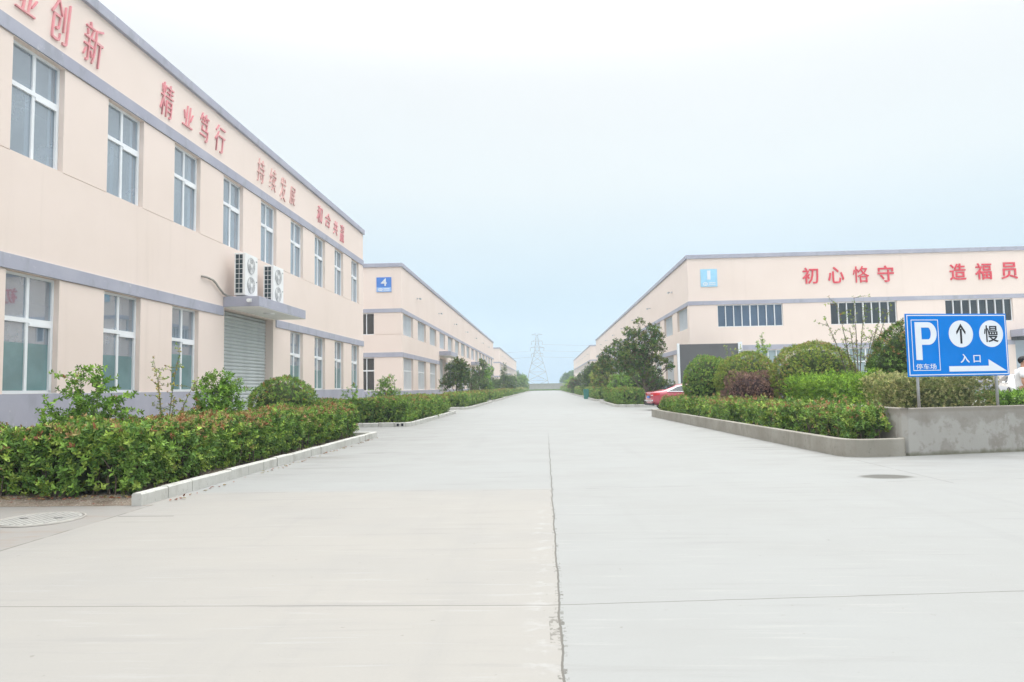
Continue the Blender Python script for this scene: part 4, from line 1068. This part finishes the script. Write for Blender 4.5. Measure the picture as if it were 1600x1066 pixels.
def pylon(x, y):
    root = thing('transmission_tower', 'tall steel lattice transmission tower in the haze beyond the boundary wall', 'pylon', (x, y, 0))
    lv = [(0, 7.2), (5, 6.3), (10.5, 5.2), (16, 3.7), (20.5, 2.4), (24, 1.5), (28, 1.1), (31, .8), (33.6, .5)]
    b = MB(); sgn = ((-1, -1), (1, -1), (1, 1), (-1, 1))
    P = lambda l, k: Vector((sgn[k % 4][0]*l[1], sgn[k % 4][1]*l[1], l[0]))
    for l0, l1 in zip(lv, lv[1:]):
        for k in range(4):
            b.bar(P(l0, k), P(l1, k), .22); b.bar(P(l0, k), P(l1, k+1), .12); b.bar(P(l0, k+1), P(l1, k), .12); b.bar(P(l1, k), P(l1, k+1), .09)
    local('lattice_mast', b, M_pylon, root)
    for z, w, hw in ((33.6, 3.5, .5), (29.6, 3.3, .9), (25.6, 4.2, 1.2), (21.8, 3.5, 1.8)):
        a = MB()
        for s in (-1, 1):
            tip = Vector((s*w, 0, z))
            for yy in (-hw*.6, hw*.6): a.bar((s*hw*.6, yy, z), tip, .17); a.bar((s*hw*.6, yy, z+1.0), tip, .10)
            for f in (.3, .6): a.bar((s*(hw*.6+(w-hw*.6)*f), -.3*(1-f), z), (s*(hw*.6+(w-hw*.6)*f), 0, z+1.0*(1-f)), .08)
        o = local('cross_arm', a, M_pylon, root)
        if z < 33:
            for s in (-1, 1):
                q = MB(); q.tube([(s*w, 0, z-.05), (s*w, 0, z-2.1)], .16, 6); local('insulator', q, M_pylon, o)
pylon(-4.6, 425)
for i, (z, s) in enumerate(((31.2, 1), (27.5, 1), (23.4, 1), (23.4, -1), (27.5, -1))):
    z0 = (27.5, 23.5, 19.7, 19.7, 23.5)[i]; w = (3.3, 4.2, 3.5, 3.5, 4.2)[i]
    pts = [(-4.6+s*w+s*t*125, 425+t*10, z0-6.5*(1-(1-t*1.1)**2)*.6+t*3) for t in [k/20 for k in range(21)]]
    q = MB(); q.tube(pts, .075, 5)
    lab = ['topmost cable running right from the lattice tower', 'middle cable running right from the lattice tower', 'lowest cable running right from the lattice tower', 'lowest cable running left from the lattice tower', 'upper cable running left from the lattice tower'][i]
    tag(obj('power_line', q, M_pylon), lab, 'cable', 'power cables on the tower')

# ------------------------------------------------------------------ parking sign
sg_ = thing('parking_sign', 'blue parking direction board with a white P and arrows on two posts above the wall', 'sign', (6.93, 13.42, .8), R(12))
SW, SH, SZ, TL = 2.22, 1.215, .655, R(-.9)
q = MB()
for x in (.24, 1.97): q.tube([(x, .05, -.12), (x, .05, 1.80)], .027, 12)
local('post', MB().add(q.v[:len(q.v)//2], q.f[:len(q.f)//2]), M_metal, sg_, smooth=True)
hv = len(q.v)//2
local('post', MB().add(q.v[hv:], [tuple(i-hv for i in f) for f in q.f[len(q.f)//2:]]), M_metal, sg_, smooth=True)
q = MB(); q.box(0, SW, -.012, .012, SZ, SZ+SH); bd = local('board', q, M_blue, sg_, bev=.004)
q = MB()
for z in (SZ+.12, SZ+SH-.12): q.box(.03, SW-.03, .013, .035, z-.02, z+.02)
local('rail', q, M_metal, sg_)
def fr(x0, x1, z0, z1, t, y):
    q.box(x0, x1, y, y+.002, z0, z0+t); q.box(x0, x1, y, y+.002, z1-t, z1); q.box(x0, x0+t, y, y+.002, z0+t, z1-t); q.box(x1-t, x1, y, y+.002, z0+t, z1-t)
def UV(u, v): return (u*SW, SZ+SH*(1-v))
q = MB(); fr(.022, SW-.022, SZ+.025, SZ+SH-.025, .018, -.0155); fr(.05*SW, .315*SW, SZ+SH*.095, SZ+SH*.905, .013, -.0155); local('border', q, M_signw, sg_)
def sgtxt(nm, t, u0, u1, v0, v1, mat, bold, y=-.0135):
    x0, z0 = UV(u0, v1); x1, z1 = UV(u1, v0)
    me = text_mesh(t, x1-x0, z1-z0, .003, mat, bold)
    o = bpy.data.objects.new(nm, me); COL.objects.link(o); o.parent = sg_; o.location = (x0, y, z0); WL[o.name] = WL[sg_.name]
# the P as a solid bold letter
x0, z0 = UV(.085, .735); x1, z1 = UV(.295, .135); st_ = .135; hh = z1-z0; w_ = x1-x0
def dring(cx, cz, rx, rz, a0, a1, n=18): return [(cx+rx*math.cos(a0+(a1-a0)*k/n), cz+rz*math.sin(a0+(a1-a0)*k/n)) for k in range(n+1)]
bz0 = z0+hh*.40; bzm = (bz0+z1)/2; br = (z1-bz0)/2
outer = [(x0+st_, bz0)]+dring(x1-br*.85, bzm, br*.85, br, -math.pi/2, math.pi/2)+[(x0+st_, z1)]
ir = br-st_*.78
inner = [(x0+st_, bz0+st_*.78)]+dring(x1-br*.85, bzm, br*.85-st_*.95, ir, -math.pi/2, math.pi/2)+[(x0+st_, z1-st_*.78)]
q = MB(); q.box(x0, x0+st_, -.0155, -.0135, z0, z1)
nO = len(outer); q.add([(x, -.0155, z) for x, z in outer]+[(x, -.0155, z) for x, z in inner], [(i, i+1, nO+i+1, nO+i) for i in range(nO-1)])
local('letter', q, M_signw, sg_)
sgtxt('lettering', '停车场', .078, .275, .795, .885, M_signw, .005)
for u in (.535, .838):
    x, z = UV(u, .325); q = MB(); q.add([(x+.268*math.cos(t), -.0150, z+.262*math.sin(t)) for t in [2*math.pi*k/48 for k in range(48)]], [tuple(range(48))])
    local('disc', q, M_signw, sg_)
x, z = UV(.535, .325); q = MB(); yy = (-.0165, -.0155)
q.prism([(x-.022, z-.19), (x+.022, z-.19), (x+.022, z+.10), (x-.022, z+.10)], *yy)
q.prism([(x, z+.20), (x-.105, z+.04), (x-.095, z-.015), (x, z+.125)], *yy); q.prism([(x, z+.20), (x, z+.125), (x+.095, z-.015), (x+.105, z+.04)], *yy)
local('arrow', q, M_black, sg_)
sgtxt('lettering', '慢', .766, .908, .19, .46, M_black, .007, -.0155)
sgtxt('lettering', '入', .515, .605, .645, .79, M_signw, .016)
sgtxt('lettering', '口', .645, .715, .668, .785, M_signw, .012)
xa, za = UV(.400, .925); xb, zb = UV(.795, .84); xt, zt = UV(.975, .925); q = MB(); yy = (-.0155, -.0135)
q.prism([(xa, za), (xb, za), (xb, zb), (xa, zb)], *yy); q.prism([(xb, za), (xt, za), (xb, zb+.125)], *yy)
local('arrow', q, M_signw, sg_)

# ------------------------------------------------------------------ dark screen on posts
scn = thing('display_screen', 'large dark grey display panel between two white posts at the corner of the right hall', 'screen', (8.6, 44, 0))
q = MB(); q.box(.02, 3.68, -.06, .10, 1.45, 3.92); local('panel', q, M_screen, scn, bev=.01)
for x in (-.14, 3.69):
    q = MB(); q.box(x, x+.14, -.08, .12, 0, 3.98); local('post', q, M_alu, scn, bev=.008)
q = MB(); q.box(3.84, 3.95, -.05, .1, 3.5, 4.02); local('bracket', q, M_alu, scn)
# ------------------------------------------------------------------ teal litter bin
bn = thing('litter_bin', 'teal plastic litter bin standing by the hedge on the right kerb', 'bin', (4.32, 73, 0))
q = MB(); q.prism([(-.24, 0), (.24, 0), (.29, .9), (-.29, .9)], -.25, .25); local('body', q, M_bin, bn, bev=.03)
q = MB(); q.prism([(-.31, .9), (.31, .9), (.22, 1.05), (-.22, 1.05)], -.28, .28); local('lid', q, M_bin, bn, bev=.02)

# ------------------------------------------------------------------ cars
def car(label, loc, rz, paint, plate_mat):
    root = thing('parked_car', label, 'car', loc, rz)
    # stations along x (nose at +x): x, half width, sill z, shoulder z, roof z, roof half width
    stn = [(-2.38, .70, .42, .86, .90, .60), (-2.34, .80, .30, .95, 1.00, .66), (-2.15, .87, .24, 1.00, 1.04, .66), (-1.75, .90, .22, 1.00, 1.07, .64), (-1.35, .91, .22, .99, 1.24, .60), (-.95, .92, .20, .98, 1.38, .575), (-.45, .92, .20, .97, 1.45, .57), (.1, .92, .20, .96, 1.45, .57), (.55, .92, .20, .95, 1.36, .58), (1.0, .91, .20, .94, 1.14, .62), (1.30, .90, .21, .93, .98, .66), (1.75, .88, .22, .86, .92, .64), (2.15, .82, .26, .76, .82, .60), (2.36, .70, .32, .66, .70, .52)]
    vs = []; ring = 10
    for x, hw, zs, zb, zr, rw in stn:
        half = [(hw*.93, zs), (hw, zs+(zb-zs)*.45), (hw*.985, zb), (rw+(hw-rw)*.16, zb+(zr-zb)*.80), (rw*.86, zr)]
        vs += [(x, y, z) for y, z in half]+[(x, -y, z) for y, z in half[::-1]]
    n = len(stn); fs = [tuple(range(ring)), tuple((n-1)*ring+k for k in range(ring))[::-1]]
    for i in range(n-1):
        for k in range(ring): fs.append((i*ring+k, (i+1)*ring+k, (i+1)*ring+(k+1) % ring, i*ring+(k+1) % ring))
    b = MB().add(vs, fs); o = local('body', b, paint, root, smooth=True)
    sd_ = o.modifiers.new('subsurf', 'SUBSURF'); sd_.levels = 2; sd_.render_levels = 2
    gm = car.glass; ch = car.chrome; dk = M_black
    for s in (-1, 1):
        # side glass, just proud of the body: belt line to roof
        gx = [(-1.62, .0), (-1.30, .55), (-.95, .86), (-.45, .95), (.1, .95), (.55, .80), (.95, .30), (1.05, .0)]
        q = MB(); v_ = []
        def at(x, f):
            for a, c in zip(stn, stn[1:]):
                if a[0] <= x <= c[0]:
                    t = (x-a[0])/(c[0]-a[0]); L = [p+(r-p)*t for p, r in zip(a, c)]; break
            hw, zb, zr, rw = L[1], L[3], max(L[4], L[3]+.02), L[5]
            return hw*.965+(rw+(hw-rw)*.16-hw*.965)*f, zb+.02+(zr-zb)*.80*f
        for x, f in gx:
            y, z = at(x, f); y0_, z0_ = at(x, 0)
            v_ += [(x, s*(y0_+.012), z0_), (x, s*(y+.012), z)]
        q.add(v_, [(2*i, 2*i+2, 2*i+3, 2*i+1) for i in range(len(gx)-1)]); local('side_window', q, gm, root)
        q = MB(); q.tube([(x, s*(at(x, f)[0]+.014), at(x, f)[1]) for x, f in gx], .018, 6); q.tube([(x, s*(at(x, 0)[0]+.014), at(x, 0)[1]) for x, f in gx], .014, 6); local('window_trim', q, ch, root)
        q = MB(); q.box(-2.34, -1.98, *sorted((s*.50, s*.86)), .80, .95); q = MB()
        q.add([(-2.39, s*.46, .80), (-2.39, s*.46, .93), (-2.33, s*.80, .95), (-2.33, s*.80, .79), (-2.02, s*.905, .93), (-2.02, s*.915, .83)], [(0, 1, 2, 3), (3, 2, 4, 5)])
        tlq = local('tail_light', q, car.tail, root)
        q = MB(); q.add([(-2.396, s*.50, .80), (-2.396, s*.50, .835), (-2.355, s*.74, .835), (-2.355, s*.74, .80)], [(0, 1, 2, 3)]); local('reversing_lamp', q, M_signw, tlq)
        q = MB(); q.add([(2.30, s*.50, .60), (2.33, s*.50, .70), (2.14, s*.80, .74), (2.14, s*.82, .62)], [(0, 1, 2, 3)]); local('headlight', q, M_signw, root)
        q = MB(); q.box(.72, .86, *sorted((s*.93, s*1.06)), .93, 1.04); local('wing_mirror', q, paint, root, bev=.03)
        for x in (-1.42, 1.42):
            q = MB(); q.tube([(x, s*.72, .32), (x, s*.90, .32)], .325, 28); wh = local('wheel', q, dk, root, bev=.03)
            q = MB(); q.tube([(x, s*.895, .32), (x, s*.915, .32)], .215, 24); local('rim', q, M_metal, wh)
            q = MB(); pts = [(x+.38*math.cos(t), s*.905, .32+.38*math.sin(t)) for t in [math.pi*k/16 for k in range(17)]]; q.tube(pts, .03, 6); local('wheel_arch', q, dk, root)
    q = MB(); q.add([(-1.72, -.56, 1.085), (-1.72, .56, 1.085), (-1.05, .47, 1.385), (-1.05, -.47, 1.385)], [(0, 1, 2, 3)]); local('rear_window', q, gm, root)
    q = MB(); q.add([(1.22, -.58, 1.03), (1.22, .58, 1.03), (.58, .48, 1.375), (.58, -.48, 1.375)], [(0, 1, 2, 3)]); local('windscreen', q, gm, root)
    q = MB(); q.box(-2.425, -2.37, -.78, .78, .50, .56); q.box(-2.40, -2.30, -.80, .80, .27, .36, 1); local('bumper', q, [ch, dk], root, bev=.015)
    q = MB(); q.box(-2.42, -2.40, -.22, .22, .66, .78); q.box(2.39, 2.41, -.22, .22, .42, .55); local('number_plate', q, plate_mat, root)
    q = MB(); q.box(2.34, 2.375, -.40, .40, .55, .66); local('radiator_grille', q, dk, root)
    return root
car.glass = pm('car_glass', (.03, .04, .045), .05, .1, spec=.6); car.chrome = pm('chrome', (.80, .80, .82), .15, .03, metal=.9)
car.tail = pm('tail_lamp_red', (.62, .015, .02), .15, .1, spec=.6)
M_cred = pm('red_car_paint', (.46, .055, .085), .25, .04, 1, spec=.5, coat=1); M_cwhite = pm('white_car_paint', (.82, .82, .82), .25, .02, 1, spec=.5, coat=1)
car('red saloon car parked by the right planter with its tail towards the road', (8.02, 38.2, 0), R(7), M_cred, M_plate4)
car('white car parked in the yard behind the man in white, partly hidden by the sign', (25.9, 38.5, .2), R(-112), M_cwhite, M_plate4)

# ------------------------------------------------------------------ man in a white T shirt
def skin_mesh(name, verts, edges, radii, mat, sub=2):
    me = bpy.data.meshes.new(name); me.from_pydata(verts, edges, []); o = bpy.data.objects.new(name, me); COL.objects.link(o)
    sk = o.modifiers.new('skin', 'SKIN'); sk.use_smooth_shade = True
    for i, r in enumerate(radii):
        me.skin_vertices[0].data[i].radius = r if hasattr(r, '__len__') else (r, r)
    me.skin_vertices[0].data[0].use_root = True
    s = o.modifiers.new('sub', 'SUBSURF'); s.levels = sub; s.render_levels = sub
    bpy.context.view_layer.update()
    m2 = bpy.data.meshes.new_from_object(o.evaluated_get(bpy.context.evaluated_depsgraph_get()))
    bpy.data.objects.remove(o); bpy.data.meshes.remove(me)
    m2.name = name; m2.materials.clear(); m2.materials.append(mat)
    m2.polygons.foreach_set('use_smooth', [True]*len(m2.polygons)); return m2
def person():
    # faces local +x (to the right of the picture), y towards -y is his right side (nearest the camera)
    root = thing('person', 'man with short black hair in a white T shirt standing behind the low hedge', 'person', (11.02, 16.35, .2), R(-25))
    skin = pm('skin', (.52, .30, .21), .55, .06, 8); cloth = pm('white_cotton', (.82, .83, .86), .9, .04, 6); jean = pm('dark_trousers', (.04, .045, .06), .9, .1, 8); hair = pm('black_hair', (.012, .011, .012), .5, .2, 20)
    V, E_, Rr = [], [], []
    def ch(pts, start=None):
        prev = start
        for p, r in pts:
            V.append(p); Rr.append(r); i = len(V)-1
            if prev is not None: E_.append((prev, i))
            prev = i
        return prev
    pel = ch([((0, 0, .92), (.15, .12))])
    chest = ch([((0, 0, 1.08), (.145, .105)), ((.0, 0, 1.24), (.16, .115)), ((-.005, 0, 1.36), (.15, .10))], pel)
    neck = ch([((.015, 0, 1.44), (.062, .062)), ((.03, 0, 1.485), .055)], chest)
    ch([((.045, 0, 1.535), (.070, .082)), ((.045, 0, 1.60), (.082, .098)), ((.04, 0, 1.655), (.062, .075))], neck)
    arms = {}
    for s in (-1, 1):
        w = ch([((0, s*.17, 1.375), .065), ((-.02, s*.215, 1.30), .052), ((-.03, s*.245, 1.09), .042), ((.03, s*.255, .98), .038), ((.07, s*.25, .85), .027), ((.085, s*.245, .80), (.040, .022)), ((.095, s*.24, .755), (.042, .018))], chest)
        arms[s] = w
        for j, (dy, ln) in enumerate(((.028, .058), (.010, .070), (-.008, .076), (-.026, .066))):
            ch([((.10+.0*j, s*.24+dy, .735), .010), ((.105, s*.24+dy, .735-ln*.5), .009), ((.098, s*.24+dy*1.05, .735-ln), .008)], w)
        ch([((.125, s*.235, .775), .011), ((.145, s*.23, .745), .009), ((.15, s*.23, .715), .008)], w-1)
        ch([((0, s*.085, .86), .088), ((.005, s*.095, .66), .075), ((.01, s*.10, .48), .055), ((-.01, s*.10, .33), .052), ((-.01, s*.10, .10), .036), ((.0, s*.105, .05), .038), ((.10, s*.115, .028), (.042, .026)), ((.16, s*.12, .022), (.036, .02))], pel)
    def put(nm, me):
        o = bpy.data.objects.new(nm, me); COL.objects.link(o); o.parent = root; WL[o.name] = WL[root.name]; return o
    body = put('body', skin_mesh('body', V, E_, Rr, skin))
    # face
    q = MB()
    q.add([(.135, 0, 1.60), (.165, 0, 1.562), (.135, .016, 1.555), (.135, -.016, 1.555)], [(0, 1, 2), (0, 3, 1), (1, 3, 2)])
    put('nose', q.mesh('nose', skin))
    for s in (-1, 1):
        q = MB(); q.tube([(.115, s*.032, 1.593), (.130, s*.032, 1.593)], .010, 10); put('eye', q.mesh('eye', hair))
        q = MB(); q.tube([(.03, s*.078, 1.565), (.03, s*.078, 1.605)], [.014, .018], 8); put('ear', q.mesh('ear', skin))
    q = MB(); q.tube([(.128, -.024, 1.528), (.132, 0, 1.527), (.128, .024, 1.528)], .006, 6); put('mouth', q.mesh('mouth', pm('lips', (.36, .14, .12))))
    # hair cap
    q = MB(); nu, nv = 20, 8; vs = []
    for j in range(nv+1):
        for i in range(nu):
            a = 2*math.pi*i/nu; front = (1+math.cos(a))/2
            lo = .55-1.35*(1-front); t = math.pi/2-(math.pi/2-lo*1.0)*(j/nv)
            k = 1+.02*math.sin(7*a+j)
            vs.append((.036+.112*k*math.cos(t)*math.cos(a), .092*k*math.cos(t)*math.sin(a), 1.605+.105*k*math.sin(t)))
    q.add(vs, [(j*nu+i, (j+1)*nu+i, (j+1)*nu+(i+1) % nu, j*nu+(i+1) % nu) for j in range(nv) for i in range(nu)])
    me = q.mesh('hair', hair); me.polygons.foreach_set('use_smooth', [True]*len(me.polygons)); put('hair', me)
    # T shirt
    V, E_, Rr = [], [], []
    pel = ch([((0, 0, .86), (.172, .15))])
    chest = ch([((0, 0, 1.06), (.165, .128)), ((.0, 0, 1.24), (.178, .135)), ((-.005, 0, 1.365), (.165, .118)), ((.01, 0, 1.425), (.085, .082))], pel)
    for s in (-1, 1): ch([((0, s*.175, 1.378), .085), ((-.02, s*.222, 1.30), .078), ((-.028, s*.246, 1.175), .072)], chest-1)
    put('shirt', skin_mesh('shirt', V, E_, Rr, cloth))
    V, E_, Rr = [], [], []
    pel = ch([((0, 0, .93), (.162, .135))])
    for s in (-1, 1): ch([((0, s*.085, .85), .102), ((.005, s*.095, .66), .09), ((.01, s*.10, .48), .074), ((-.01, s*.10, .33), .07), ((-.01, s*.10, .09), .06)], pel)
    put('trousers', skin_mesh('trousers', V, E_, Rr, jean))
person()

# ------------------------------------------------------------------ haze
hz = MB(); hz.box(-205, 225, -65, 525, -1.0, 42)
o = bpy.data.objects.new('haze', hz.mesh('haze', [])); COL.objects.link(o); o['kind'] = 'stuff'; o['label'] = 'thin pale blue summer haze filling the air along the road'; o['category'] = 'haze'
m = bpy.data.materials.new('haze_air'); m.use_nodes = True; nt = m.node_tree; nt.nodes.clear()
vo = nt.nodes.new('ShaderNodeVolumePrincipled'); mo = nt.nodes.new('ShaderNodeOutputMaterial')
vo.inputs['Color'].default_value = (.80, .92, 1, 1); vo.inputs['Density'].default_value = .0009; vo.inputs['Anisotropy'].default_value = .2
nt.links.new(vo.outputs[0], mo.inputs['Volume'])
o.data.materials.append(m)
